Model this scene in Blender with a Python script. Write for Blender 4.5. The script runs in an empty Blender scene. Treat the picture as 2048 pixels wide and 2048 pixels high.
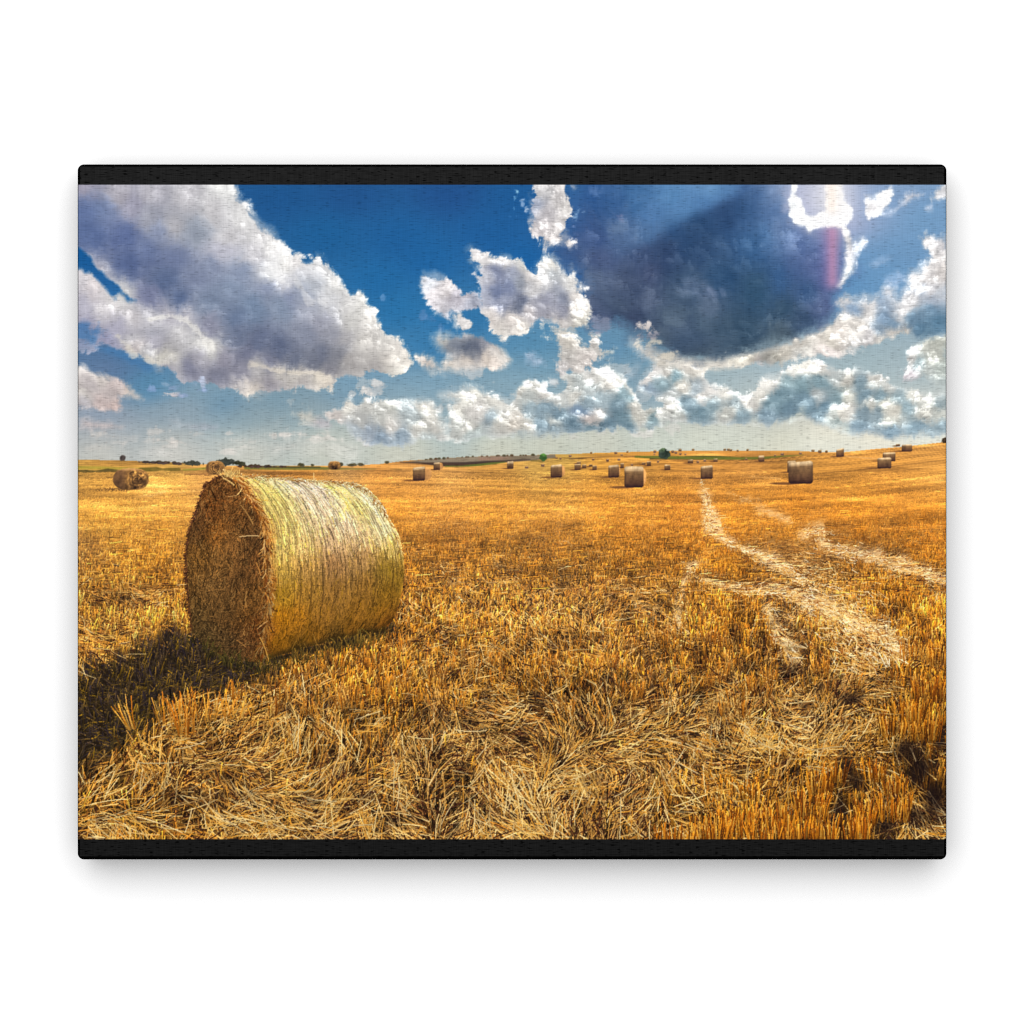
# Canvas print of a stubble field on a white wall. Run in an empty Blender 4.5 scene.
import math
import numpy as np

# ---------------------------------------------------------------------------
# The print on the canvas.  Its ink is worked out here in code: a picture of a
# stubble field with round straw bales, one colour per printed dot.
# Coordinates are dots of the whole picture (2048 wide); the print covers
# x 156.5..1891.5 and y 369.5..1678.5.
# ---------------------------------------------------------------------------
W, H = 1735, 1309
X0, Y0 = 156.5, 369.5
RNG = np.random.default_rng(7)
XX, YY = np.meshgrid(np.arange(W) + X0 + .5, np.arange(H) + Y0 + .5)
XX = XX.astype(np.float32); YY = YY.astype(np.float32)


def sstep(a, b, x):
    t = np.clip((x - a) / (b - a), 0, 1)
    return t * t * (3 - 2 * t)


def steps(n, size, step, smooth):
    q = np.arange(size) / step
    i = np.minimum(q.astype(int), n - 2)
    f = (q - i).astype(np.float32)
    return i, f * f * (3 - 2 * f) if smooth else f


def stretch(lat, h, w, sy, sx, smooth=True):
    """lattice values sy and sx dots apart, lifted to h x w dots"""
    i, f = steps(lat.shape[0], h, sy, smooth)
    r = lat[i] + (lat[i + 1] - lat[i]) * f.reshape((-1,) + (1,) * (lat.ndim - 1))
    i, f = steps(lat.shape[1], w, sx, smooth)
    a = r[:, i]
    return a + (r[:, i + 1] - a) * f.reshape((1, -1) + (1,) * (lat.ndim - 2))


def vnoise(sx, sy, seed):
    g = np.random.default_rng(seed)
    nx, ny = int(W / sx) + 3, int(H / sy) + 3
    lat = g.random((ny, nx)).astype(np.float32)
    return stretch(lat, H, W, sy, sx)


def fbm(s, seed, octs=5, gain=.5, ax=1., ay=1.):
    """about -1..1"""
    out = np.zeros((H, W), np.float32)
    a, tot = 1., 0.
    for o in range(octs):
        sc = s / 2 ** o
        if sc * min(ax, ay) < 1.2:
            break
        # shifted lattices so that the octaves do not line up
        out += a * (vnoise(sc * ax, sc * ay, seed * 31 + o) * 2 - 1)
        tot += a * a
        a *= gain
    return out / math.sqrt(tot) * 1.4


def billow(s, seed, octs=5, gain=.55):
    """cauliflower noise, about -1..1, round bumps with sharp creases"""
    out = np.zeros((H, W), np.float32)
    a, tot = 1., 0.
    for o in range(octs):
        sc = s / 2 ** o
        if sc < 1.5:
            break
        n = np.abs(vnoise(sc, sc, seed * 37 + o) * 2 - 1)
        out += a * (n * 2 - .9)
        tot += a
        a *= gain
    out -= out.mean()
    return out / out.std() * .55


def full():
    return (0, H, 0, W)


def win(x0, y0, x1, y1, pad=0):
    """dots x0..x1, y0..y1 -> row and column range inside the print"""
    return (max(0, min(H - 2, int(y0 - Y0 - pad))), max(2, min(H, int(y1 - Y0 + pad) + 1)),
            max(0, min(W - 2, int(x0 - X0 - pad))), max(2, min(W, int(x1 - X0 + pad) + 1)))


def cut(a, w):
    return a[w[0]:w[1], w[2]:w[3]]


def warp(img, dx, dy, w=None):
    """img (the size of window w) looked up at displaced dots"""
    h, ww = img.shape[:2]
    yi = np.clip((np.arange(h)[:, None] + dy), 0, h - 1).astype(np.int32)
    xi = np.clip((np.arange(ww)[None, :] + dx), 0, ww - 1).astype(np.int32)
    return img[yi, xi]


def lift(coarse, step, w):
    return stretch(coarse, w[1] - w[0], w[3] - w[2], step, step, False)


def coarse_grid(step, w):
    ny, nx = int((w[1] - w[0]) / step) + 2, int((w[3] - w[2]) / step) + 2
    gx, gy = np.meshgrid(np.arange(nx) * step + X0 + w[2], np.arange(ny) * step + Y0 + w[0])
    return gx.astype(np.float32), gy.astype(np.float32)


def field(points, power=3., eps=18., ysc=1., w=None):
    """values given at scattered points (x, y, v...) spread over the print"""
    w = w or full()
    p = np.array(points, np.float32)
    step = 6
    gx, gy = coarse_grid(step, w)
    d2 = (gx[..., None] - p[:, 0]) ** 2 + ((gy[..., None] - p[:, 1]) * ysc) ** 2 + eps * eps
    k = (d2 / 900.) ** (-power / 2)
    k /= k.sum(-1, keepdims=True)
    out = k @ p[:, 2:]
    if out.shape[-1] == 1:
        out = out[..., 0]
    return lift(out.astype(np.float32), step, w)


def at_points(points, x, y, power=3., eps=.02):
    p = np.array(points, np.float32)
    d2 = (x[:, None] - p[:, 0]) ** 2 + (y[:, None] - p[:, 1]) ** 2 + eps * eps
    k = d2 ** (-power / 2)
    k /= k.sum(-1, keepdims=True)
    return k @ p[:, 2:]


def sdf(poly, step=4, w=None):
    """signed distance (dots), positive inside, lifted from a coarse grid"""
    w = w or full()
    p = np.array(poly, np.float32)
    gx, gy = coarse_grid(step, w)
    d = np.full(gx.shape, 1e9, np.float32)
    ins = np.zeros(gx.shape, bool)
    for a, b in zip(p, np.roll(p, -1, 0)):
        ab = b - a
        t = np.clip(((gx - a[0]) * ab[0] + (gy - a[1]) * ab[1]) / max(1e-6, ab @ ab), 0, 1)
        d = np.minimum(d, (gx - a[0] - t * ab[0]) ** 2 + (gy - a[1] - t * ab[1]) ** 2)
        c = ((a[1] > gy) != (b[1] > gy))
        xi = (b[0] - a[0]) * (gy - a[1]) / (b[1] - a[1] if b[1] != a[1] else 1e-9) + a[0]
        ins ^= c & (gx < xi)
    d = np.sqrt(d)
    return lift(np.where(ins, d, -d).astype(np.float32), step, w)


def path_dist(pts, w=None, step=2):
    """distance to a polyline whose points carry half widths: returns d - w"""
    w = w or full()
    p = np.array(pts, np.float32)
    gx, gy = coarse_grid(step, w)
    d = np.full(gx.shape, 1e9, np.float32)
    for a, b in zip(p[:-1], p[1:]):
        ab = b[:2] - a[:2]
        t = np.clip(((gx - a[0]) * ab[0] + (gy - a[1]) * ab[1]) / max(1e-6, ab @ ab), 0, 1)
        dd = np.hypot(gx - a[0] - t * ab[0], (gy - a[1] - t * ab[1])) - (a[2] + t * (b[2] - a[2]))
        d = np.minimum(d, dd)
    return lift(d, step, w)


def bounds(pts, pad, r=0):
    p = np.array([q[:2] for q in pts], float)
    return win(p[:, 0].min(), p[:, 1].min(), p[:, 0].max(), p[:, 1].max(), pad + r)


def ell(cx, cy, rx, ry, w):
    return (1 - np.hypot((cut(XX, w) - cx) / rx, (cut(YY, w) - cy) / ry)) * min(rx, ry)


def soften(img, s=.8):
    """a slight blur, as of a lens and a print head"""
    k = np.exp(-np.arange(-2, 3) ** 2 / (2 * s * s)).astype(np.float32)
    k /= k.sum()
    p = np.pad(img, ((2, 2), (0, 0), (0, 0)), 'edge')
    img = sum(k[i] * p[i:i + img.shape[0]] for i in range(5))
    p = np.pad(img, ((0, 0), (2, 2), (0, 0)), 'edge')
    return sum(k[i] * p[:, i:i + img.shape[1]] for i in range(5))


def over(img, col, a, w=None):
    v = img if w is None else cut(img, w)
    a = a[..., None]
    v *= 1 - a
    v += np.asarray(col, np.float32) * a


def strokes(img, ids, x, y, ang, length, width, col, curve=None, base=.7, tip=1.1, clip=None, order=None, touch=None):
    """thin straws: start (x, y), direction ang (up = -pi/2), painted in order;
    base/tip: shade along the straw; clip: mask of dots that may be painted"""
    n = len(x)
    if order is None:
        order = np.argsort(y, kind='stable')
    x, y, ang, length, width, col = x[order], y[order], ang[order], length[order], width[order], col[order]
    curve = np.zeros(n) if curve is None else curve[order]
    base = np.broadcast_to(base, n) if np.isscalar(base) else base[order]
    tip = np.broadcast_to(tip, n) if np.isscalar(tip) else tip[order]
    chunk = 20000
    for s in range(0, n, chunk):
        e = min(n, s + chunk)
        m = np.maximum(2, np.ceil(length[s:e] * 1.3).astype(int))
        k = np.maximum(1, np.round(width[s:e]).astype(int))
        cnt = m * k
        idx = np.repeat(np.arange(s, e), cnt)
        loc = np.arange(cnt.sum()) - np.repeat(np.cumsum(cnt) - cnt, cnt)
        mm, kk = np.repeat(m, cnt), np.repeat(k, cnt)
        t = (loc // kk) / np.maximum(1, mm - 1)
        o = (loc % kk) - (kk - 1) / 2
        L = length[idx] * t
        a = ang[idx] + curve[idx] * (t - .3)
        px = x[idx] + np.cos(a) * L - np.sin(a) * o
        py = y[idx] + np.sin(a) * L + np.cos(a) * o
        ix = np.floor(px - X0).astype(int)
        iy = np.floor(py - Y0).astype(int)
        # the side of a straw that looks away from the light is darker
        sh = (base[idx] + (tip[idx] - base[idx]) * t) * (1 - .16 * (o / np.maximum(1, kk / 2)))
        ok = (ix >= 0) & (ix < W) & (iy >= 0) & (iy < H)
        if clip is not None:
            ok[ok] = clip[iy[ok], ix[ok]]
        img[iy[ok], ix[ok]] = col[idx[ok]] * sh[ok, None]
        if ids is not None and touch is not None:
            ids[iy[ok], ix[ok]] = touch
# ------------------------------------------------------------------ the sky
ID_SKY, ID_FIELD, ID_SIDE, ID_END = 0, 1, 2, 3
HORIZON = [(150, 919), (250, 921), (350, 925), (450, 931), (560, 932), (700, 931), (760, 928), (810, 921.5), (870, 918), (920, 914.5),
           (980, 912), (1050, 911), (1110, 908.5), (1140, 908), (1200, 905.5), (1260, 904), (1300, 903), (1380, 901), (1500, 901),
           (1600, 902), (1640, 904), (1690, 904), (1750, 898), (1800, 894), (1900, 883)]
HZ = np.interp(np.arange(W) + X0 + .5, [p[0] for p in HORIZON], [p[1] for p in HORIZON]).astype(np.float32)


def paint_sky(img, ids):
    sky = field([
        (560, 390, 33, 90, 150), (700, 385, 35, 87, 147), (900, 385, 36, 85, 147), (1030, 400, 33, 95, 158), (650, 470, 33, 100, 160),
        (800, 480, 33, 99, 162), (980, 470, 33, 98, 163), (760, 560, 36, 110, 172), (850, 520, 34, 105, 170), (800, 620, 42, 119, 178),
        (900, 640, 46, 121, 180), (1050, 520, 30, 102, 170), (850, 690, 56, 128, 182), (960, 640, 50, 121, 176), (700, 760, 105, 155, 188),
        (700, 790, 118, 160, 186), (850, 760, 112, 160, 190), (1000, 750, 122, 166, 190), (1000, 690, 84, 146, 188), (560, 800, 120, 158, 178),
        (450, 800, 108, 152, 180), (300, 770, 78, 138, 178), (250, 705, 70, 124, 174), (220, 730, 100, 128, 165), (170, 690, 96, 130, 168),
        (165, 515, 20, 86, 148), (200, 540, 27, 90, 150), (230, 580, 34, 94, 152), (165, 640, 58, 108, 164), (190, 655, 66, 112, 166),
        (200, 835, 142, 164, 186), (350, 830, 132, 160, 178), (500, 840, 136, 166, 180), (620, 830, 140, 168, 180),
        (200, 868, 172, 178, 180), (350, 872, 172, 180, 180), (520, 870, 168, 182, 182), (200, 905, 196, 198, 192), (350, 905, 200, 200, 194),
        (500, 905, 200, 202, 192), (650, 900, 198, 202, 190), (650, 870, 182, 194, 188), (800, 905, 204, 206, 192), (800, 880, 192, 199, 188),
        (1000, 895, 200, 204, 188), (1100, 885, 200, 205, 190), (1200, 885, 203, 207, 194), (1300, 875, 201, 210, 200), (1400, 880, 205, 212, 200),
        (1500, 875, 208, 214, 202), (1550, 890, 214, 216, 200), (1650, 885, 220, 222, 208), (1750, 885, 226, 224, 208), (1850, 875, 218, 222, 212),
        (1230, 700, 94, 146, 182), (1280, 720, 110, 158, 186), (1250, 745, 122, 165, 188), (1060, 690, 82, 144, 184), (1080, 735, 112, 162, 190),
        (1030, 730, 118, 164, 190), (1100, 770, 120, 162, 185), (940, 770, 120, 163, 188), (900, 830, 135, 170, 186), (1300, 770, 140, 172, 188),
        (1440, 750, 160, 190, 200), (1480, 770, 168, 194, 202), (1560, 735, 160, 190, 202), (1720, 725, 160, 190, 200), (1800, 720, 164, 192, 202),
        (1750, 400, 122, 164, 206), (1700, 400, 160, 176, 212), (1680, 440, 158, 175, 212), (1840, 440, 116, 164, 206), (1800, 500, 112, 160, 203),
        (1700, 560, 96, 152, 200), (1740, 530, 106, 158, 204), (1780, 560, 110, 162, 206), (1620, 390, 178, 192, 220), (1640, 400, 170, 184, 216),
        (1160, 550, 40, 104, 168), (1150, 480, 48, 100, 160), (1500, 860, 200, 210, 202)], power=3.4, eps=46, ysc=1.5)
    low = sstep(800, 890, YY)[..., None]
    sky *= np.array([1., .952, .938], np.float32) * (1 - low) + np.array([1.02, 1.0, .985], np.float32) * low
    sky += (fbm(90, 3, 4, ax=2.2) * 3.0 * sstep(560, 800, YY))[..., None]
    img[:] = sky

    # noises shared by the clouds
    N1 = billow(64, 11, 6, .62)
    N2 = billow(30, 12, 5, .62)
    F1 = fbm(120, 13, 7, .58)
    F2 = fbm(26, 14, 5, .6)
    WX, WY = fbm(90, 15, 2) * 16, fbm(90, 16, 2) * 16
    # bend the noises so that no lattice shows
    N1, F1 = warp(N1, WX * 1.6, WY * 1.6), warp(F1, WY * 1.4, WX * 1.4)
    N2 = warp(N2, WY * .9, WX * .9)
    N3 = billow(13, 19, 3, .6)
    N3 = warp(N3, WX * .5, WY * .5)
    # relief of the heaped clouds: creases between the heaps are darker, and the
    # side towards the sun of the picture is paler
    lx, ly = 1665. - XX, 330. - YY
    ln = np.hypot(lx, ly)
    hgt = soften((16 * N1 + 9 * N2 + 3 * N3)[..., None], 1.4)[..., 0]
    gy, gx = np.gradient(hgt)
    RL = .3 * np.tanh(-(gx * lx + gy * ly) / ln * .8) + .8 * np.tanh(.6 * N1 + 1.0 * N2 + .55 * N3)
    del hgt, gx, gy, lx, ly, ln
    masks = {}

    def cloud(name, poly, cols, edge=3., rag=9., amp=9., soft=0., rim=0., holes=0., warpk=1., alpha=1., fine=7., power=4.4, eps=11, relief=12.):
        w = bounds(poly, 50)
        n1, n2, n3, f1, f2, wx, wy, rl = [cut(q, w) for q in (N1, N2, N3, F1, F2, WX, WY, RL)]
        d = sdf(poly, 3, w)
        dd = warp(d, wx * .35 * warpk, wy * .35 * warpk) + rag * (.6 * n1 + .75 * n2 + .26 * n3 + .08 * f2) + 1.
        es = edge * (1.4 + 3. * sstep(-.3, 1.2, f1))
        m = sstep(-es, es + soft, dd)
        # thin fringes blown off the edge
        m = np.maximum(m, .5 * sstep(-9, 9, d + rag * 1.2 * (f1 * .7 + f2 * .5) - 2) * sstep(-.3, .8, f1 + .5 * f2))
        if holes:
            m *= sstep(-.9 - .25, -.9 + .35, f2 * 1.1 + .55 * n2 + sstep(0, 26, d) * 1.6 - .55 + (1 - holes))
        if len(cols) > 1:
            c = field(cols, power, eps, 1., w)
        else:
            c = np.broadcast_to(np.array(cols[0][2:], np.float32), d.shape + (3,))
        yi, xi = wy * .8 * warpk + n2 * 4 + n3 * 2, wx * .8 * warpk + f2 * 3
        c = warp(c, xi, yi)
        lum = amp * (n1 * .5 + f1 * .6) + fine * (n2 * .9 + f2 * .5)
        lum = lum + rl * relief * (.3 + .9 * np.exp(-np.maximum(d, 0) / 26.))
        lum = lum * (.42 + .58 * sstep(90, 190, c.mean(-1)))
        c = c + lum[..., None] * np.array([1., 1., .96])
        if rim:
            r = np.exp(-np.maximum(dd, 0) / 8.) * rim * .8
            c = c + r[..., None] * (np.array([250, 250, 248]) - c)
        over(img, np.clip(c, 8, 255), m * alpha, w)
        masks.setdefault(name, np.zeros((H, W), np.float32))
        k = cut(masks[name], w)
        np.maximum(k, m * alpha, out=k)
        return m

    def dab(cx, cy, rx, ry, c, al, e=5., lum=8., k2=4., kf=2.5):
        w = win(cx - rx, cy - ry, cx + rx, cy + ry, 16)
        n2 = cut(N2, w)
        d = ell(cx, cy, rx, ry, w) + k2 * n2 + kf * cut(F2, w)
        over(img, np.clip(np.array(c, np.float32) + (n2 * lum)[..., None], 0, 255), sstep(-e * .7, e, d) * al, w)

    def streak(pts, colr, al, e=4.):
        w = bounds(pts, 30)
        d = -path_dist(pts, w) + 5 * cut(N2, w) + 3 * cut(F2, w)
        over(img, colr, sstep(-e, e + 1, d) * al, w)

    pg = np.random.default_rng(71)

    def puffs(name, box, n, r0, r1, amt, clear=None):
        """round heads heaped in a cloud, each paler on its side to the sun"""
        m = masks[name]
        pts = []
        while len(pts) < n:
            x, y = box[0] + (box[2] - box[0]) * pg.random(), box[1] + (box[3] - box[1]) * pg.random()
            pts.append((y, x))
        for y, x in sorted(pts):
            iy, ix = min(H - 1, max(0, int(y - Y0))), min(W - 1, max(0, int(x - X0)))
            if m[iy, ix] < .35:
                continue
            bright = img[iy, ix].mean()
            r = r0 + (r1 - r0) * pg.random() ** 1.6
            w = win(x - r, y - r, x + r, y + r, 8)
            d = ell(x, y, r, r * (.7 + .3 * pg.random()), w) + r * .28 * cut(N2, w) + r * .18 * cut(N3, w)
            ux, uy = 1665 - x, 330 - y
            un = math.hypot(ux, uy)
            t = ((cut(XX, w) - x) * ux * .6 + (cut(YY, w) - y) * (uy - .5 * un)) / un / r
            sh = np.where(t > 0, t * t * 1.5, t * .55)
            k = amt * (.5 + .5 * pg.random()) * (.35 + .65 * sstep(120, 200, bright))
            v = cut(img, w)
            v += (np.clip(sh, -.6, 1.2) * sstep(-1.2, 2.2, d) * k * cut(m, w))[..., None] * np.array([1., 1., .97], np.float32)
            np.clip(v, 8, 250, out=v)

    # thin veil low over the land
    veil = np.clip(.5 + .8 * fbm(150, 21, 5, ax=2.6, ay=.8), 0, 1) * sstep(690, 830, YY)
    over(img, (210, 213, 203), veil * np.interp(XX, [150, 600, 1200, 1900], [.16, .26, .36, .40]))
    # ---- low clouds above the horizon
    g = np.random.default_rng(33)
    for k in range(60):
        cx, cy = 560 + 900 * g.random(), 690 + 190 * g.random() ** .8
        rx = 6 + 16 * g.random() ** 2
        dab(cx, cy, rx, rx * (.4 + .3 * g.random()), (212 + 8 * g.random(), 210, 204), .25 + .45 * g.random(), 4, 9, 7, 4)
    for k in range(26):
        cx, cy = 160 + 500 * g.random(), 862 + 46 * g.random()
        rx = 10 + 30 * g.random() ** 2
        dab(cx, cy, rx, 2.5 + 4 * g.random(), (216, 208, 200), .2 + .4 * g.random(), 4, 5, 5, 3)
    tops, mid, base = (212, 211, 202), (176, 186, 188), (128, 150, 164)
    cloud('haze_left', [(430, 885), (520, 876), (620, 874), (720, 880), (700, 905), (560, 910), (440, 905)], [(500, 890, 208, 205, 198)], 14, 10, 3, 14, alpha=.55)
    cloud('haze_left', [(290, 893), (330, 890), (350, 900), (330, 905), (280, 903)], [(300, 890, 214, 210, 204)], 10, 7, 3, 8, alpha=.5)
    cloud('band', [(162, 842), (200, 841), (225, 846), (242, 853), (215, 859), (160, 855)], [(200, 850, 205, 190, 186)], 6, 4, 3, 5, alpha=.8, warpk=.3)
    cloud('band', [(332, 835), (350, 834), (362, 842), (400, 846), (432, 850), (428, 856), (380, 855), (342, 850)], [(350, 840, 178, 186, 192), (420, 852, 178, 180, 190)], 6, 4, 3, 5, alpha=.7, warpk=.3)
    cloud('low_c', [(586, 826), (600, 822), (618, 824), (635, 834), (655, 840), (660, 850), (630, 852), (600, 842)], [(600, 828, 205, 202, 192), (650, 846, 196, 188, 192)], 5, 5, 6, 4, alpha=.85, warpk=.5)
    cloud('low_a', [(648, 822), (682, 814), (692, 797), (704, 799), (714, 806), (728, 795), (742, 800), (770, 801), (795, 808), (820, 801),
                    (850, 800), (864, 806), (876, 824), (886, 842), (896, 856), (886, 872), (850, 880), (810, 884), (770, 885), (735, 881),
                    (706, 872), (690, 850), (655, 838)],
          [(660, 828, 200, 192, 186), (700, 806, 214, 210, 200), (740, 806, 206, 205, 198), (790, 814, 206, 206, 198), (850, 806, 210, 207, 198),
           (872, 826, 212, 209, 200), (720, 835, 190, 190, 186), (770, 835, 196, 196, 190), (830, 835, 180, 188, 188), (870, 850, 205, 202, 194),
           (840, 860, 206, 203, 194), (780, 850, 208, 203, 196), (730, 860, 158, 170, 182), (760, 868, 142, 160, 176), (800, 874, 148, 165, 178),
           (705, 866, 170, 180, 186), (850, 876, 176, 186, 186), (820, 820, 176, 187, 190)], 3, 6, 7, 2, rim=.45, fine=6, warpk=.6, power=5.2)
    cloud('low_b', [(880, 790), (895, 781), (920, 778), (945, 775), (965, 783), (985, 786), (1008, 797), (1020, 802), (1030, 782), (1048, 766),
                    (1070, 760), (1085, 768), (1095, 782), (1110, 787), (1125, 779), (1128, 765), (1120, 752), (1122, 742), (1140, 738), (1158, 732),
                    (1180, 737), (1198, 738), (1210, 736), (1225, 747), (1242, 757), (1258, 774), (1267, 788), (1270, 806), (1285, 818), (1302, 815),
                    (1330, 818), (1352, 819), (1356, 830), (1345, 844), (1300, 852), (1260, 860), (1200, 865), (1130, 869), (1080, 873), (1024, 873),
                    (960, 878), (915, 880), (890, 868), (896, 846), (906, 826), (900, 812), (915, 804), (890, 797)],
          [(890, 790, 206, 206, 200), (940, 782, 212, 210, 200), (990, 795, 212, 209, 200), (905, 818, 210, 207, 198), (960, 820, 212, 208, 202),
           (985, 835, 160, 175, 182), (1010, 825, 205, 203, 196), (1000, 845, 206, 203, 194), (940, 855, 206, 204, 196), (950, 872, 176, 186, 184),
           (915, 850, 196, 198, 192), (1040, 775, 215, 212, 202), (1070, 768, 214, 212, 204), (1055, 792, 196, 200, 196), (1090, 790, 216, 212, 204),
           (1130, 760, 206, 208, 202), (1150, 760, 190, 196, 194), (1180, 750, 214, 212, 206), (1205, 742, 226, 224, 216), (1180, 780, 186, 194, 194),
           (1215, 775, 212, 208, 200), (1240, 765, 222, 220, 210), (1262, 790, 220, 218, 208), (1150, 795, 206, 204, 196), (1120, 800, 196, 198, 194),
           (1170, 808, 160, 178, 186), (1200, 800, 168, 184, 190), (1090, 815, 132, 154, 166), (1115, 830, 118, 142, 156), (1060, 815, 150, 168, 176),
           (1035, 830, 214, 208, 198), (1050, 850, 206, 202, 192), (1030, 850, 212, 204, 192), (1085, 850, 122, 145, 158), (1105, 845, 190, 194, 190),
           (1150, 850, 120, 144, 158), (1170, 838, 210, 200, 194), (1190, 838, 206, 200, 194), (1160, 820, 128, 150, 172), (1205, 850, 104, 132, 148),
           (1240, 838, 120, 146, 158), (1230, 815, 128, 152, 164), (1260, 815, 206, 202, 192), (1270, 830, 206, 203, 192), (1290, 826, 200, 200, 190),
           (1300, 840, 128, 154, 162), (1330, 826, 212, 208, 198), (1345, 828, 216, 210, 202), (1330, 846, 188, 194, 188), (1240, 856, 108, 136, 150),
           (1180, 860, 112, 138, 150), (1100, 864, 130, 150, 160), (1040, 868, 160, 174, 176), (1240, 790, 150, 176, 184), (1255, 800, 140, 170, 180)],
          2.6, 6, 8, 1, rim=.5, fine=7, warpk=.5, eps=9, power=5.4)
    cloud('low_d', [(1275, 764), (1292, 746), (1302, 730), (1304, 716), (1290, 706), (1272, 697), (1260, 688), (1262, 678), (1276, 680), (1292, 690),
                    (1310, 702), (1330, 700), (1345, 705), (1365, 718), (1400, 723), (1440, 722), (1470, 717), (1470, 727), (1420, 736), (1402, 746),
                    (1416, 764), (1432, 776), (1458, 775), (1482, 792), (1500, 785), (1515, 766), (1530, 752), (1552, 750), (1562, 742), (1578, 736),
                    (1600, 732), (1618, 720), (1645, 720), (1656, 730), (1690, 732), (1722, 735), (1760, 745), (1790, 766), (1812, 782), (1838, 780),
                    (1860, 795), (1900, 792), (1900, 869), (1840, 871), (1760, 873), (1710, 868), (1650, 846), (1600, 841), (1570, 848), (1520, 849),
                    (1480, 846), (1400, 849), (1350, 846), (1310, 832), (1330, 812), (1322, 800), (1290, 790), (1272, 776)],
          [(1270, 684, 216, 212, 204), (1300, 706, 206, 202, 194), (1330, 706, 216, 210, 198), (1295, 752, 220, 214, 208), (1310, 735, 214, 210, 206),
           (1300, 772, 140, 160, 176), (1285, 785, 170, 184, 190), (1320, 765, 144, 168, 176), (1340, 740, 220, 216, 208), (1370, 730, 222, 216, 206),
           (1400, 730, 216, 210, 198), (1440, 725, 222, 216, 202), (1352, 748, 140, 170, 180), (1365, 770, 214, 210, 200), (1390, 775, 176, 188, 194),
           (1400, 790, 210, 206, 200), (1340, 790, 196, 200, 198), (1420, 782, 216, 212, 206), (1450, 782, 222, 218, 208), (1370, 805, 132, 156, 168),
           (1400, 815, 124, 150, 162), (1340, 815, 206, 204, 196), (1350, 835, 196, 198, 192), (1390, 838, 130, 155, 166), (1420, 805, 150, 172, 180),
           (1445, 820, 200, 200, 192), (1460, 800, 175, 190, 194), (1490, 800, 220, 216, 208), (1510, 785, 222, 218, 208), (1530, 758, 226, 222, 214),
           (1550, 754, 222, 218, 210), (1570, 765, 158, 182, 188), (1590, 742, 216, 214, 206), (1620, 735, 218, 214, 204), (1640, 726, 220, 216, 208),
           (1560, 785, 128, 154, 165), (1540, 800, 126, 152, 163), (1600, 775, 132, 158, 166), (1600, 800, 124, 150, 164), (1640, 765, 130, 155, 164),
           (1635, 792, 176, 182, 182), (1650, 810, 118, 146, 162), (1680, 790, 130, 154, 162), (1570, 825, 116, 142, 157), (1620, 830, 120, 146, 160),
           (1520, 830, 128, 152, 166), (1480, 835, 140, 162, 172), (1500, 845, 200, 204, 194), (1580, 846, 196, 202, 192), (1670, 825, 196, 200, 194),
           (1690, 820, 216, 212, 202), (1690, 750, 216, 212, 202), (1675, 745, 190, 196, 194), (1695, 790, 206, 204, 192), (1720, 755, 140, 162, 172),
           (1745, 750, 214, 212, 204), (1730, 785, 132, 156, 168), (1760, 785, 136, 160, 170), (1770, 765, 205, 206, 200), (1740, 800, 204, 203, 194),
           (1770, 802, 210, 208, 196), (1725, 822, 136, 156, 166), (1755, 822, 146, 164, 172), (1790, 815, 214, 210, 198), (1780, 835, 206, 206, 196),
           (1700, 815, 210, 206, 198), (1800, 790, 160, 180, 186), (1830, 790, 214, 212, 202), (1815, 810, 152, 174, 182), (1860, 805, 206, 206, 198),
           (1880, 805, 150, 166, 170), (1850, 830, 212, 210, 200), (1885, 830, 200, 202, 194), (1720, 850, 140, 164, 178), (1780, 855, 136, 162, 178),
           (1840, 855, 140, 166, 180), (1680, 848, 178, 192, 190), (1885, 855, 150, 172, 182)],
          2.8, 6, 8, 2, rim=.5, fine=7, warpk=.45, eps=9, power=5.4)
    cloud('low_e', [(1806, 745), (1815, 720), (1816, 700), (1828, 690), (1848, 684), (1870, 676), (1900, 664), (1900, 768), (1860, 764), (1840, 756), (1810, 756), (1790, 748)],
          [(1822, 715, 214, 212, 208), (1850, 700, 206, 206, 196), (1840, 725, 168, 186, 190), (1870, 720, 205, 206, 196), (1885, 690, 196, 198, 188),
           (1820, 744, 214, 206, 210), (1860, 745, 196, 202, 198), (1885, 740, 186, 194, 188)], 4, 7, 9, 4, fine=10, holes=.15)
    puffs('low_a', (650, 795, 895, 884), 130, 7, 20, 30)
    puffs('low_b', (880, 732, 1356, 876), 330, 7, 24, 32)
    puffs('low_d', (1262, 690, 1892, 872), 420, 7, 24, 30)
    puffs('low_e', (1800, 670, 1892, 765), 70, 7, 20, 24)
    # rising middle column
    cloud('column', [(1084, 646), (1120, 650), (1142, 656), (1155, 668), (1165, 682), (1180, 668), (1195, 664), (1198, 690), (1216, 694), (1220, 706),
                     (1204, 714), (1190, 716), (1180, 732), (1160, 742), (1120, 745), (1104, 744), (1112, 720), (1114, 700), (1110, 682), (1098, 664)],
          [(1110, 660, 222, 216, 206), (1140, 670, 216, 210, 200), (1130, 695, 210, 206, 200), (1180, 680, 218, 214, 208), (1170, 705, 216, 208, 202),
           (1150, 725, 216, 210, 204), (1200, 700, 200, 204, 200), (1120, 730, 210, 206, 204)], 3, 9, 10, 2, fine=14, holes=.35)
    puffs('column', (1084, 645, 1220, 745), 90, 5, 15, 30)
    cloud('puff', [(1050, 708), (1062, 704), (1068, 716), (1080, 712), (1084, 722), (1066, 728), (1054, 722)], [(1065, 715, 168, 186, 206)], 4, 6, 5, 4, alpha=.8)
    cloud('puff', [(1250, 735), (1265, 738), (1275, 728), (1278, 745), (1262, 752), (1248, 748)], [(1260, 742, 196, 200, 206)], 5, 6, 5, 5, alpha=.6)
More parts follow.
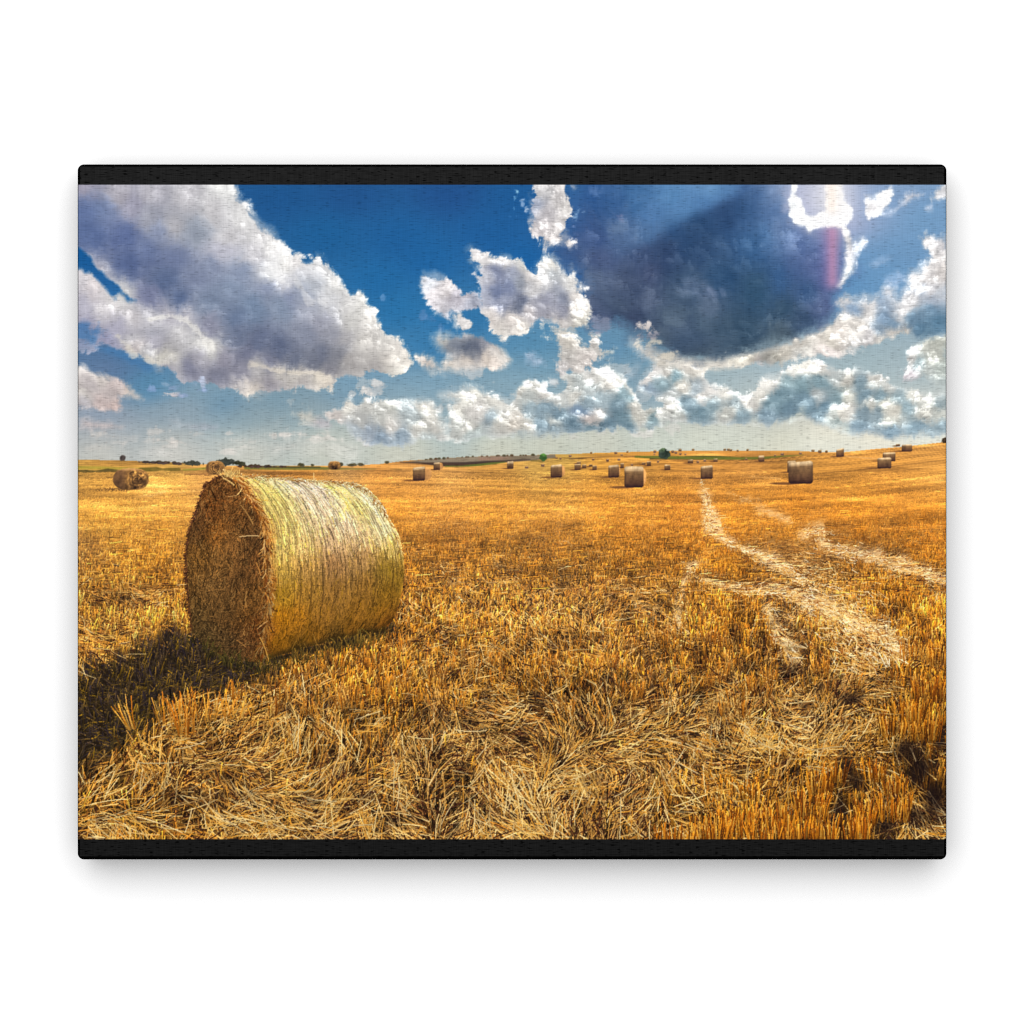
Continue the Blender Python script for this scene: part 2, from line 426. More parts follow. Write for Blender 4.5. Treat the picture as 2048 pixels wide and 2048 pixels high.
    cloud('puff', [(1100, 756), (1112, 754), (1116, 764), (1110, 772), (1100, 768)], [(1108, 762, 206, 206, 206)], 3, 5, 5, 3, alpha=.8)

    # ---- big lit cloud at the left
    left = [(140, 360), (456, 360), (462, 374), (474, 390), (482, 402), (490, 405), (498, 422), (515, 440), (530, 457), (542, 461), (556, 476), (566, 490),
            (584, 507), (594, 505), (606, 514), (618, 523), (625, 511), (640, 513), (655, 529), (672, 552), (685, 574), (696, 589), (708, 584), (712, 574), (722, 582),
            (732, 604), (740, 613), (748, 633), (757, 642), (765, 658), (770, 672), (780, 675), (792, 676), (802, 692), (815, 710), (825, 723),
            (818, 731), (806, 742), (792, 754), (776, 752), (752, 747), (705, 751), (671, 754), (671, 774), (652, 783), (638, 779), (602, 768), (582, 779),
            (560, 777), (522, 788), (490, 788), (470, 775), (440, 767), (400, 762), (370, 757), (335, 746), (308, 738), (290, 724), (262, 712), (240, 702),
            (200, 692), (180, 700), (156, 700), (140, 700)]
    m = cloud('left', left,
              [(165, 380, 160, 156, 172), (230, 385, 170, 167, 176), (300, 385, 182, 180, 188), (380, 385, 200, 198, 202), (440, 385, 220, 220, 218),
               (200, 420, 108, 124, 160), (170, 430, 98, 116, 158), (260, 410, 158, 157, 174), (300, 430, 158, 160, 172), (350, 445, 184, 183, 188),
               (420, 420, 202, 200, 202), (480, 440, 216, 215, 214), (250, 470, 92, 108, 150), (180, 470, 92, 110, 152), (320, 460, 132, 142, 168),
               (390, 455, 156, 164, 178), (450, 470, 206, 204, 206), (510, 470, 214, 212, 212), (540, 490, 222, 220, 218), (440, 500, 184, 184, 196), (500, 505, 204, 202, 206),
               (300, 500, 104, 118, 154), (260, 530, 88, 104, 144), (350, 510, 116, 128, 160), (420, 540, 140, 150, 174), (480, 540, 136, 148, 172),
               (540, 540, 226, 226, 226), (570, 530, 228, 226, 222), (570, 555, 222, 222, 224), (330, 560, 92, 108, 142), (390, 560, 128, 138, 164),
               (460, 580, 130, 144, 168), (530, 575, 140, 150, 174), (575, 565, 214, 214, 220), (580, 590, 140, 150, 176), (600, 520, 226, 222, 220),
               (360, 600, 84, 102, 138), (420, 610, 120, 134, 158), (500, 620, 116, 134, 160), (560, 610, 132, 146, 168), (300, 590, 120, 126, 156),
               (230, 600, 206, 202, 202), (185, 575, 214, 206, 206), (165, 560, 200, 196, 200), (245, 590, 205, 204, 202), (260, 625, 206, 202, 204),
               (200, 620, 206, 202, 204), (165, 600, 170, 168, 182), (300, 635, 204, 202, 206), (340, 620, 200, 196, 202), (230, 650, 178, 176, 192),
               (300, 665, 172, 172, 182), (360, 655, 208, 206, 206), (400, 680, 222, 220, 216), (425, 695, 222, 220, 214), (370, 630, 186, 184, 192),
               (420, 655, 140, 142, 162), (470, 670, 112, 122, 146), (520, 680, 104, 114, 140), (560, 690, 94, 104, 130), (470, 640, 108, 124, 152),
               (250, 680, 200, 198, 200), (262, 705, 200, 190, 186), (300, 690, 170, 168, 180), (350, 695, 180, 178, 180), (320, 724, 212, 208, 196),
               (280, 716, 188, 188, 190), (335, 728, 206, 202, 190), (400, 712, 170, 168, 178), (450, 715, 148, 146, 160), (380, 735, 128, 130, 150), (330, 740, 150, 148, 165),
               (440, 745, 122, 124, 142), (500, 710, 120, 124, 146), (540, 725, 112, 116, 138), (590, 720, 98, 106, 128), (490, 740, 130, 130, 146),
               (520, 735, 190, 186, 182), (560, 745, 212, 206, 196), (480, 780, 206, 200, 196), (510, 784, 216, 206, 194), (550, 760, 150, 146, 156),
               (590, 750, 206, 200, 190), (610, 745, 200, 194, 188), (640, 755, 214, 206, 192), (660, 770, 220, 210, 196), (600, 770, 176, 170, 168),
               (620, 610, 166, 170, 184), (640, 640, 156, 158, 172), (610, 660, 140, 146, 164), (660, 660, 150, 152, 164), (625, 570, 180, 186, 196), (610, 590, 158, 166, 184),
               (640, 700, 110, 116, 134), (680, 705, 130, 132, 142), (620, 725, 104, 110, 128), (660, 735, 128, 128, 138), (710, 720, 172, 168, 166),
               (640, 530, 214, 214, 214), (660, 560, 220, 218, 214), (620, 550, 206, 206, 210), (650, 590, 212, 212, 214), (690, 600, 210, 208, 206), (720, 600, 224, 222, 216),
               (700, 640, 206, 204, 200), (740, 640, 226, 222, 216), (690, 670, 182, 180, 182), (730, 680, 214, 210, 204), (770, 690, 218, 214, 208),
               (740, 710, 198, 194, 190), (790, 700, 222, 216, 208), (780, 730, 208, 202, 194), (810, 722, 222, 216, 206), (790, 748, 216, 212, 202), (740, 740, 176, 172, 170),
               (170, 640, 150, 150, 175), (210, 680, 150, 150, 176), (170, 690, 130, 142, 170), (225, 690, 150, 150, 174)],
              2.6, 7, 7, 1, rim=.24, fine=5, warpk=.6, power=4.2, eps=16)
    puffs('left', (480, 400, 825, 760), 230, 8, 26, 22)
    puffs('left', (156, 540, 480, 760), 130, 8, 26, 16)
    puffs('left', (156, 370, 480, 560), 60, 14, 40, 12)
    # blue gaps torn in its left side
    gapc = np.stack([np.interp(YY, [500, 560, 600, 650, 690], v) for v in ((20, 32, 44, 62, 74), (86, 93, 104, 112, 124), (147, 152, 160, 166, 172))], -1)
    for poly, e, rg, al in (([(140, 490), (164, 500), (186, 522), (206, 545), (224, 562), (244, 580), (258, 590), (270, 598), (258, 600), (246, 586), (238, 580), (230, 592),
                              (222, 588), (212, 574), (198, 560), (182, 548), (170, 548), (160, 541), (140, 538)], 5, 5, .97),
                            ([(150, 640), (166, 632), (180, 640), (178, 652), (196, 650), (212, 658), (204, 668), (184, 666), (190, 688), (172, 678), (150, 668)], 8, 9, .75),
                            ([(195, 697), (230, 700), (262, 714), (290, 728), (312, 741), (290, 745), (255, 728), (220, 712)], 8, 5, .75)):
        d = warp(sdf(poly), WX * .3, WY * .3) + rg * (.5 * N2 + .4 * F2)
        over(img, gapc, sstep(-e, e, d) * al)
        masks['left'] = masks['left'] * (1 - sstep(-e, e, d) * al)
    # bright ragged edges inside the cloud
    for pts, colr, al in (([(300, 640, 3), (340, 632, 5), (370, 640, 6), (400, 668, 7), (420, 692, 6), (428, 700, 3)], (228, 225, 218), .62),
                          ([(235, 672, 3), (252, 690, 5), (270, 712, 4), (300, 722, 4), (335, 726, 5)], (216, 210, 198), .6),
                          ([(505, 728, 2), (540, 738, 3), (590, 746, 4), (625, 744, 4), (660, 760, 5)], (226, 216, 200), .6),
                          ([(385, 505, 1), (402, 520, 2)], (168, 174, 194), .6),
                          ([(590, 560, 8), (620, 600, 8), (650, 605, 6)], (222, 221, 220), .45),
                          ([(550, 535, 10), (565, 560, 6), (578, 572, 3)], (230, 229, 228), .5)):
        streak(pts, colr, al)

    # ---- low left cloud and scraps
    cloud('lower_left', [(140, 730), (160, 737), (185, 747), (215, 751), (238, 757), (252, 768), (268, 783), (286, 797), (262, 798), (238, 796), (239, 812),
                         (231, 822), (200, 819), (170, 816), (140, 816)],
          [(165, 745, 214, 208, 204), (200, 758, 212, 204, 198), (230, 770, 216, 202, 198), (255, 785, 218, 205, 195), (180, 775, 184, 176, 176),
           (220, 785, 188, 178, 176), (165, 795, 200, 194, 188), (200, 810, 206, 190, 186), (230, 815, 206, 186, 180), (165, 812, 184, 180, 184)], 4, 5, 6, 2, fine=6, warpk=.5)
    for cx, cy, rx, ry, c, al in ((303, 779, 10, 5, (140, 164, 204), .7), (331, 769, 8, 5, (140, 166, 190), .7), (343, 776, 7, 5, (150, 166, 200), .5),
                                  (348, 790, 13, 4, (206, 196, 196), .9), (366, 791, 10, 4, (150, 170, 205), .7), (392, 768, 6, 5, (150, 172, 196), .7),
                                  (404, 770, 5, 9, (190, 200, 222), .8), (400, 780, 12, 4, (146, 168, 205), .6), (764, 597, 3, 4, (120, 160, 205), .5),
                                  (845, 633, 5, 9, (104, 138, 184), .45), (868, 640, 14, 5, (90, 132, 180), .4), (882, 655, 8, 10, (100, 136, 182), .4),
                                  (1034, 384, 5, 5, (150, 200, 226), .9), (1044, 409, 5, 7, (150, 180, 215), .9), (1052, 420, 5, 6, (190, 205, 225), .9), (1028, 412, 3, 5, (110, 170, 215), .8),
                                  (1033, 432, 7, 4, (70, 130, 190), .7), (1030, 396, 2, 3, (120, 175, 215), .8)):
        dab(cx, cy, rx, ry, c, al, 3.5, 10)

    # ---- dark cloud before the sun
    w = win(1060, 360, 1400, 700)
    over(img, (60, 96, 148), sstep(-30, 60, ell(1215, 470, 120, 150, w)) * .75 * sstep(366, 372, cut(YY, w)), w)
    streak([(1300, 700, 10), (1340, 716, 13), (1400, 728, 12), (1460, 724, 12), (1540, 706, 13), (1640, 674, 14), (1690, 640, 12)], (216, 210, 200), .85, 9.)
    dark = [(1165, 355), (1158, 400), (1150, 440), (1142, 470), (1120, 492), (1112, 505), (1124, 530), (1150, 545), (1164, 570), (1168, 600), (1170, 652), (1190, 648),
            (1215, 642), (1240, 648), (1262, 662), (1285, 668), (1305, 688), (1330, 700), (1370, 716), (1400, 722), (1440, 718), (1480, 708), (1530, 694), (1580, 682),
            (1640, 664), (1668, 645), (1678, 622), (1672, 600), (1686, 575), (1696, 550), (1699, 520), (1692, 484), (1682, 456), (1650, 448), (1620, 458),
            (1600, 448), (1584, 430), (1576, 400), (1580, 355)]
    cloud('dark', dark,
          [(1170, 390, 52, 92, 146), (1210, 400, 58, 96, 146), (1270, 390, 62, 104, 152), (1350, 385, 84, 130, 176), (1420, 380, 108, 150, 192), (1300, 430, 72, 112, 162),
           (1370, 420, 76, 118, 166), (1410, 412, 66, 104, 154), (1450, 400, 70, 104, 150), (1470, 380, 66, 98, 144), (1455, 430, 50, 76, 116), (1400, 450, 46, 76, 114), (1350, 468, 50, 82, 124),
           (1230, 455, 88, 112, 150), (1180, 470, 66, 90, 136), (1290, 465, 74, 102, 142), (1150, 510, 66, 92, 136), (1200, 520, 76, 92, 130), (1270, 510, 62, 80, 116),
           (1330, 510, 52, 70, 104), (1400, 510, 48, 74, 110), (1180, 560, 100, 117, 144), (1240, 560, 74, 88, 116), (1300, 550, 66, 78, 110), (1370, 560, 58, 82, 112),
           (1440, 560, 50, 82, 118), (1180, 610, 86, 100, 128), (1230, 600, 72, 88, 112), (1300, 600, 84, 98, 124), (1360, 590, 76, 96, 120), (1410, 590, 90, 108, 132),
           (1400, 630, 86, 106, 126), (1350, 640, 80, 98, 122), (1190, 640, 62, 76, 108), (1250, 630, 60, 72, 100), (1290, 650, 76, 92, 116), (1330, 680, 82, 98, 116),
           (1380, 670, 66, 86, 112), (1440, 650, 62, 84, 106), (1400, 705, 70, 86, 104), (1450, 700, 66, 86, 106), (1480, 640, 57, 82, 105), (1500, 580, 55, 86, 114),
           (1500, 500, 58, 96, 140), (1490, 430, 52, 86, 130), (1520, 400, 76, 108, 152), (1550, 385, 120, 146, 186), (1565, 375, 150, 166, 196), (1555, 440, 80, 112, 158),
           (1540, 480, 72, 112, 158), (1570, 470, 110, 136, 176), (1590, 480, 96, 124, 168), (1620, 490, 78, 104, 154), (1600, 540, 78, 102, 146), (1560, 560, 62, 98, 142),
           (1640, 540, 88, 104, 150), (1620, 590, 62, 92, 132), (1560, 620, 58, 84, 108), (1640, 630, 82, 98, 136), (1600, 650, 66, 88, 116), (1550, 680, 76, 92, 104), (1660, 610, 80, 94, 136),
           (1500, 690, 70, 90, 108), (1680, 500, 92, 112, 160), (1685, 540, 88, 112, 158), (1640, 470, 100, 116, 160), (1650, 455, 150, 150, 180)],
          10, 9, 9, 8, fine=9, warpk=1., power=3.6, eps=22, relief=10.)
    puffs('dark', (1150, 480, 1690, 720), 70, 14, 52, 30)
    # the light breaking past its upper edge in a broad shaft
    beam = (YY - 400) + (XX - 1450) * .60
    over(img, (98, 144, 190), sstep(12, -20, beam + 8 * F1) * sstep(1190, 1400, XX) * sstep(1500, 1455, XX) * sstep(600, 480, YY) * .55)
    over(img, (40, 66, 102), sstep(-6, 26, beam + 8 * F1) * sstep(110, 30, beam) * sstep(1280, 1400, XX) * sstep(1520, 1450, XX) * .4)
    for cx, cy, rx, ry, c, al in ((1232, 455, 26, 16, (104, 128, 160), .5), (1234, 432, 10, 7, (140, 130, 165), .3), (1385, 575, 26, 10, (104, 122, 150), .55), (1420, 588, 18, 8, (108, 124, 156), .55), (1290, 600, 20, 18, (100, 114, 140), .4),
                                  (1420, 612, 22, 24, (100, 116, 140), .35), (1350, 630, 34, 22, (92, 110, 126), .4), (1185, 384, 8, 8, (96, 130, 180), .6),
                                  (1154, 432, 4, 9, (150, 186, 220), .8), (1168, 427, 3, 3, (150, 190, 225), .8), (1146, 452, 6, 7, (140, 160, 205), .7), (1613, 483, 4, 3, (130, 160, 205), .7),
                                  (1290, 655, 18, 11, (216, 206, 200), .92), (1310, 684, 14, 7, (206, 200, 186), .85), (1205, 650, 22, 14, (130, 138, 160), .8), (1276, 690, 10, 9, (222, 218, 208), .9),
                                  (1300, 672, 14, 6, (150, 146, 156), .7), (1328, 710, 22, 9, (214, 206, 190), .85)):
        dab(cx, cy, rx, ry, c, al, 6 if c[0] > 125 else 13, 7, 6, 4)

    # ---- tower above, then the middle clouds
    cloud('tower', [(1068, 355), (1064, 395), (1060, 412), (1064, 428), (1057, 438), (1066, 460), (1079, 474), (1085, 490), (1091, 499), (1099, 492), (1112, 486), (1126, 487),
                    (1141, 494), (1145, 482), (1134, 474), (1129, 468), (1136, 444), (1144, 420), (1141, 402), (1132, 394), (1126, 380), (1128, 355)],
          [(1085, 380, 210, 208, 208), (1115, 390, 216, 212, 210), (1075, 410, 170, 178, 196), (1100, 420, 206, 202, 204), (1130, 410, 224, 220, 216), (1090, 450, 206, 200, 200),
           (1120, 450, 212, 208, 206), (1090, 480, 220, 214, 212), (1130, 480, 214, 208, 206)], 2.2, 8, 12, 1, fine=15, warpk=.7)
    cloud('tower', [(1140, 372), (1150, 370), (1156, 380), (1146, 386)], [(1148, 378, 180, 186, 196)], 3, 5, 6, 3, alpha=.8)
    cloud('middle', [(930, 498), (938, 489), (943, 492), (960, 501), (985, 512), (996, 508), (1005, 511), (1016, 513), (1026, 514), (1040, 511), (1050, 521), (1057, 538), (1066, 546), (1072, 540), (1074, 528),
                     (1086, 515), (1104, 510), (1114, 520), (1121, 538), (1130, 556), (1139, 551), (1143, 536), (1148, 538), (1153, 556), (1164, 574), (1170, 600), (1172, 652), (1150, 656), (1120, 656),
                     (1098, 646), (1080, 640), (1062, 646), (1056, 660), (1036, 672), (1018, 672), (1010, 678), (1004, 689), (986, 673), (971, 651), (968, 636), (961, 626),
                     (958, 596), (955, 572), (946, 558), (942, 550), (956, 553), (955, 540), (940, 524), (932, 508)],
          [(940, 498, 218, 214, 214), (950, 520, 222, 218, 216), (975, 520, 216, 212, 210), (1000, 520, 228, 224, 220), (1040, 522, 226, 224, 218), (1050, 545, 222, 216, 212), (1010, 545, 160, 166, 184),
           (980, 550, 140, 148, 174), (960, 560, 200, 200, 208), (985, 590, 122, 134, 166), (1010, 580, 128, 138, 166), (1035, 560, 150, 156, 168), (970, 600, 180, 184, 200), (975, 640, 222, 214, 208),
           (1000, 610, 150, 156, 176), (1045, 600, 112, 120, 142), (1040, 615, 108, 116, 136), (1065, 580, 216, 214, 214), (1075, 560, 228, 224, 220), (1100, 525, 226, 222, 214), (1102, 545, 176, 180, 184),
           (1110, 580, 160, 164, 176), (1085, 570, 206, 206, 208), (1140, 565, 224, 222, 218), (1155, 590, 222, 216, 210), (1125, 600, 132, 138, 156), (1090, 605, 142, 144, 160), (1120, 620, 136, 138, 154),
           (1080, 620, 152, 152, 164), (1060, 625, 190, 184, 184), (1150, 625, 206, 200, 192), (1160, 645, 186, 182, 172), (1030, 640, 216, 208, 202), (1010, 650, 212, 206, 200), (1000, 670, 218, 212, 204),
           (1045, 660, 218, 212, 204), (1110, 645, 206, 200, 196)], 2.2, 7, 9, 1, rim=.35, fine=9, warpk=.6)
    puffs('middle', (930, 488, 1172, 690), 150, 7, 22, 28)
    puffs('tower', (1056, 370, 1146, 500), 60, 6, 18, 24)
    cloud('middle_lobe', [(836, 548), (845, 545), (856, 552), (868, 547), (880, 549), (892, 556), (905, 566), (915, 577), (924, 586), (932, 586), (945, 586), (955, 598), (963, 610), (946, 620), (930, 618),
                          (914, 621), (904, 620), (895, 630), (898, 637), (884, 629), (866, 612), (856, 596), (845, 580), (836, 566)],
          [(850, 560, 206, 208, 214), (870, 580, 206, 200, 202), (890, 570, 212, 206, 206), (880, 605, 212, 208, 212), (915, 595, 196, 192, 200), (945, 605, 176, 180, 194), (890, 625, 204, 204, 212)], 2.2, 6, 12, 1, fine=14, warpk=.6)
    cloud('small', [(908, 629), (920, 626), (930, 640), (945, 646), (940, 660), (925, 663), (915, 650)], [(925, 645, 208, 204, 202)], 2.5, 6, 10, 2, fine=12, warpk=.5)
    cloud('small', [(867, 672), (880, 665), (895, 669), (905, 673), (918, 672), (926, 662), (940, 668), (965, 678), (990, 690), (1008, 704), (1021, 719), (1015, 728), (1000, 738), (985, 739), (960, 735),
                    (930, 738), (920, 743), (905, 742), (890, 743), (882, 738), (886, 724), (898, 714), (880, 700), (870, 688)],
          [(874, 674, 206, 206, 206), (890, 682, 196, 194, 188), (925, 668, 206, 206, 208), (905, 690, 112, 120, 134), (930, 696, 88, 98, 118), (950, 698, 98, 106, 124), (925, 685, 130, 136, 148),
           (970, 690, 138, 140, 152), (900, 704, 130, 134, 142), (940, 711, 128, 132, 142), (985, 705, 190, 184, 180), (1005, 720, 220, 214, 206), (970, 722, 214, 202, 190), (930, 726, 206, 196, 186),
           (895, 730, 218, 208, 196), (990, 732, 216, 204, 194), (895, 718, 176, 178, 182)], 3, 5, 6, 2, rim=.2, fine=7, warpk=.5)
    cloud('small', [(831, 712), (845, 709), (859, 714), (874, 728), (879, 739), (866, 746), (850, 740), (838, 728)], [(840, 716, 222, 214, 206), (860, 728, 214, 202, 192), (870, 740, 214, 206, 198)], 2.5, 5, 8, 2, fine=9, warpk=.5)

    # ---- bright rim and right hand clouds
    cloud('right', [(1900, 462), (1884, 474), (1872, 476), (1858, 468), (1844, 478), (1846, 490), (1856, 500), (1856, 518), (1844, 534), (1838, 543), (1822, 544), (1815, 556), (1816, 570), (1804, 586), (1796, 594),
                    (1786, 576), (1772, 575), (1762, 588), (1740, 592), (1728, 588), (1715, 592), (1698, 582), (1686, 590), (1674, 606), (1680, 622), (1670, 646), (1640, 668), (1580, 686), (1530, 700),
                    (1455, 716), (1455, 728), (1500, 729), (1560, 729), (1600, 716), (1680, 706), (1722, 690), (1760, 681), (1800, 664), (1818, 668), (1830, 680), (1900, 668)],
          [(1860, 485, 214, 212, 212), (1885, 485, 206, 204, 206), (1870, 515, 222, 218, 216), (1885, 540, 214, 208, 204), (1850, 550, 222, 218, 216), (1830, 560, 224, 220, 218), (1865, 580, 206, 204, 206),
           (1885, 590, 190, 196, 204), (1840, 580, 186, 194, 206), (1820, 600, 222, 220, 220), (1870, 600, 180, 190, 204), (1810, 620, 222, 218, 216), (1780, 580, 220, 216, 216), (1770, 595, 150, 170, 192),
           (1745, 600, 222, 218, 216), (1700, 592, 220, 216, 214), (1690, 620, 216, 212, 210), (1710, 618, 140, 166, 194), (1740, 625, 220, 216, 212), (1700, 645, 224, 218, 210), (1680, 665, 214, 206, 198),
           (1720, 650, 222, 216, 208), (1770, 630, 128, 154, 180), (1790, 640, 120, 148, 172), (1830, 635, 112, 142, 166), (1870, 625, 120, 150, 174), (1885, 650, 92, 128, 154), (1840, 660, 88, 122, 148),
           (1850, 675, 96, 128, 150), (1760, 655, 138, 158, 176), (1740, 668, 190, 186, 186), (1790, 662, 206, 198, 188), (1810, 660, 206, 196, 184), (1760, 678, 212, 206, 196), (1660, 685, 216, 210, 198),
           (1600, 690, 206, 200, 190), (1600, 705, 214, 212, 206), (1550, 712, 170, 166, 156), (1530, 715, 140, 138, 132), (1570, 705, 208, 202, 190), (1490, 715, 206, 200, 186), (1470, 722, 222, 216, 202),
           (1520, 727, 218, 208, 206), (1660, 700, 214, 204, 200), (1700, 700, 206, 206, 204)], 3.2, 7, 9, 2, rim=.2, fine=10, warpk=.6)
    puffs('right', (1455, 462, 1892, 730), 260, 7, 22, 26)
    cloud('rim', [(1582, 355), (1594, 355), (1591, 386), (1601, 398), (1608, 412), (1613, 426), (1622, 432), (1636, 426), (1648, 420), (1652, 400), (1650, 355), (1681, 355), (1683, 398),
                  (1696, 408), (1703, 420), (1700, 436), (1690, 448), (1697, 466), (1704, 484), (1709, 500), (1708, 514), (1702, 536), (1692, 556), (1683, 572), (1677, 570), (1688, 548), (1694, 522),
                  (1692, 496), (1684, 462), (1668, 453), (1640, 453), (1624, 456), (1618, 466), (1611, 452), (1590, 450), (1582, 436), (1578, 420), (1575, 400), (1580, 385)],
          [(1585, 400, 238, 240, 240), (1600, 430, 242, 244, 242), (1650, 430, 252, 250, 246), (1665, 390, 250, 244, 238), (1690, 430, 250, 248, 244), (1700, 500, 206, 204, 206), (1690, 550, 226, 228, 226)],
          2.2, 3.5, 6, 1, fine=9, warpk=.3)
    cloud('scraps', [(1728, 420), (1734, 396), (1750, 396), (1758, 382), (1776, 376), (1782, 388), (1776, 404), (1764, 418), (1746, 424), (1737, 434)],
          [(1745, 410, 232, 230, 230), (1770, 390, 230, 228, 226)], 2.5, 5, 8, 2, fine=10, warpk=.5)
    cloud('scraps', [(1800, 400), (1812, 388), (1830, 382), (1846, 390), (1842, 396), (1826, 398), (1812, 410), (1780, 424), (1770, 424), (1790, 414)], [(1830, 388, 220, 220, 226), (1790, 415, 184, 200, 222)], 4, 5, 6, 3, fine=8, warpk=.5)
    cloud('scraps', [(1862, 400), (1866, 384), (1880, 372), (1900, 366), (1900, 390), (1880, 400), (1870, 402)], [(1880, 385, 220, 220, 222)], 3, 5, 6, 2, fine=10, warpk=.5)
    cloud('scraps', [(1850, 414), (1862, 410), (1860, 420), (1848, 420)], [(1855, 415, 196, 208, 226)], 3, 4, 6, 2, warpk=.5)
    cloud('scraps', [(1706, 476), (1716, 480), (1722, 468), (1730, 476), (1728, 492), (1718, 500), (1710, 512), (1712, 496), (1702, 488)], [(1715, 485, 206, 214, 226)], 3, 6, 6, 2, fine=10, warpk=.5)
    cloud('scraps', [(1742, 526), (1764, 518), (1776, 516), (1768, 526), (1750, 530)], [(1755, 524, 176, 196, 222)], 4, 4, 6, 3, warpk=.5, alpha=.8)
    cloud('scraps', [(1774, 562), (1788, 558), (1796, 546), (1806, 552), (1800, 562), (1786, 570)], [(1790, 560, 176, 196, 224)], 4, 5, 6, 3, warpk=.5, alpha=.7)
    # sunlit heads of the clouds come out nearly white on the print
    lu = img.mean(-1, keepdims=True)
    img += np.clip(lu - 196, 0, 60) * .45 * np.interp(XX, [150, 900, 1500, 1900], [.7, 1., 1.2, 1.2])[..., None]
    np.clip(img, 0, 254, out=img)
    # glare and the flare streak that the print shows
    g = np.exp(-((XX - 1664) / 42) ** 2 - (np.maximum(0, YY - 400) / 42) ** 2)
    over(img, (252, 248, 242), g * .62)
    g = np.exp(-((XX - 1660) / 95) ** 2 - ((YY - 400) / 80) ** 2)
    over(img, (236, 236, 244), g * .22)
    s = np.exp(-((XX - 1664) / 14) ** 2) * sstep(448, 464, YY) * sstep(590, 560, YY)
    over(img, (196, 146, 178), s * .80)
    s = np.exp(-((XX - 1650) / 14) ** 2) * sstep(446, 470, YY) * sstep(600, 560, YY)
    over(img, (110, 96, 160), s * .22)
    s = np.exp(-((XX - 1664) / 11) ** 2) * sstep(440, 410, YY)
    over(img, (254, 240, 228), s * .7)
    ids[:] = ID_SKY
    return masks
# ---------------------------------------------------------------- the field
def persp(y):
    return np.maximum(0, y - 926.)


LOOSE = [  # how far the straw lies loose and pale (1) or stands as stubble (0)
    (200, 1000, 0), (500, 980, 0), (900, 1000, 0), (1300, 1000, 0), (1800, 1000, 0), (900, 1100, .05), (900, 1058, .45), (1120, 1066, .4), (1000, 1170, .25), (1150, 1200, .35), (1100, 1140, .15),
    (200, 1060, .1), (190, 1105, .5), (300, 1080, .1), (250, 1140, .2), (180, 1200, .6), (280, 1210, .8), (340, 1210, .4), (250, 1240, .4), (180, 1290, .8), (340, 1250, .2), (300, 1290, .2),
    (1260, 1190, .6), (1300, 1220, .6), (1250, 1100, 0), (1300, 1160, .2), (1240, 1280, .25), (1400, 1250, 0), (1450, 1200, .05), (1480, 1280, .05), (1330, 1290, .1), (1100, 1280, .1), (900, 1300, .1),
    (1560, 1240, .8), (1600, 1310, .5), (1650, 1210, .85), (1700, 1260, .8), (1680, 1160, .55), (1620, 1110, .8), (1560, 1100, .9), (1640, 1060, .8), (1720, 1100, .9), (1800, 1125, .8), (1840, 1180, .5),
    (1800, 1190, 0), (1770, 1230, .1), (1860, 1250, 0), (1880, 1200, .15), (1740, 1170, .3), (1580, 1050, .3), (1520, 1000, .1), (1750, 1050, 0), (1880, 1100, .1), (1420, 1160, .0), (1480, 1160, .0),
    (1450, 1200, 0), (1620, 1270, .15), (1740, 1320, .8), (1720, 1380, .9), (1650, 1360, .55), (1600, 1400, .8), (1800, 1330, .2), (1860, 1380, 0), (1830, 1450, .05), (1870, 1560, 0), (1780, 1460, .35),
    (1700, 1450, .9), (1760, 1520, .6), (1800, 1580, .6), (1850, 1650, .8), (1720, 1560, .2), (1660, 1560, .1), (1700, 1640, .0), (1600, 1640, .0), (1560, 1560, .6), (1620, 1480, .9), (1500, 1450, 1), (1480, 1520, 1),
    (1520, 1600, .4), (1400, 1660, .25), (1460, 1640, .1), (1340, 1660, .5), (1350, 1500, 1), (1380, 1430, .7), (1450, 1390, .7), (1500, 1350, .3), (1400, 1350, .15), (1300, 1380, .1), (1280, 1440, .55), (1200, 1360, .1),
    (1120, 1440, .7), (1200, 1520, .9), (1050, 1500, 1), (1100, 1400, .25), (1000, 1460, .8), (960, 1400, .15), (850, 1400, .15), (780, 1450, .35), (880, 1500, .85), (700, 1430, .4), (650, 1480, .7), (600, 1400, .6),
    (560, 1450, .75), (520, 1400, .6), (480, 1470, .95), (400, 1480, .95), (380, 1430, .6), (300, 1480, .5), (300, 1560, .9), (200, 1560, .8), (190, 1640, .55), (260, 1640, .65), (400, 1600, 1), (500, 1640, 1), (600, 1600, 1),
    (700, 1560, 1), (800, 1600, 1), (900, 1640, 1), (1000, 1600, 1), (1100, 1640, .8), (1200, 1600, .9), (1260, 1660, .6), (750, 1340, .1), (640, 1340, .1), (680, 1380, .2), (850, 1340, .3), (950, 1330, .3), (1050, 1340, .1),
    (860, 1200, .2), (800, 1250, .3), (900, 1250, .15), (1000, 1250, .3), (820, 1120, .2), (960, 1130, .3)]


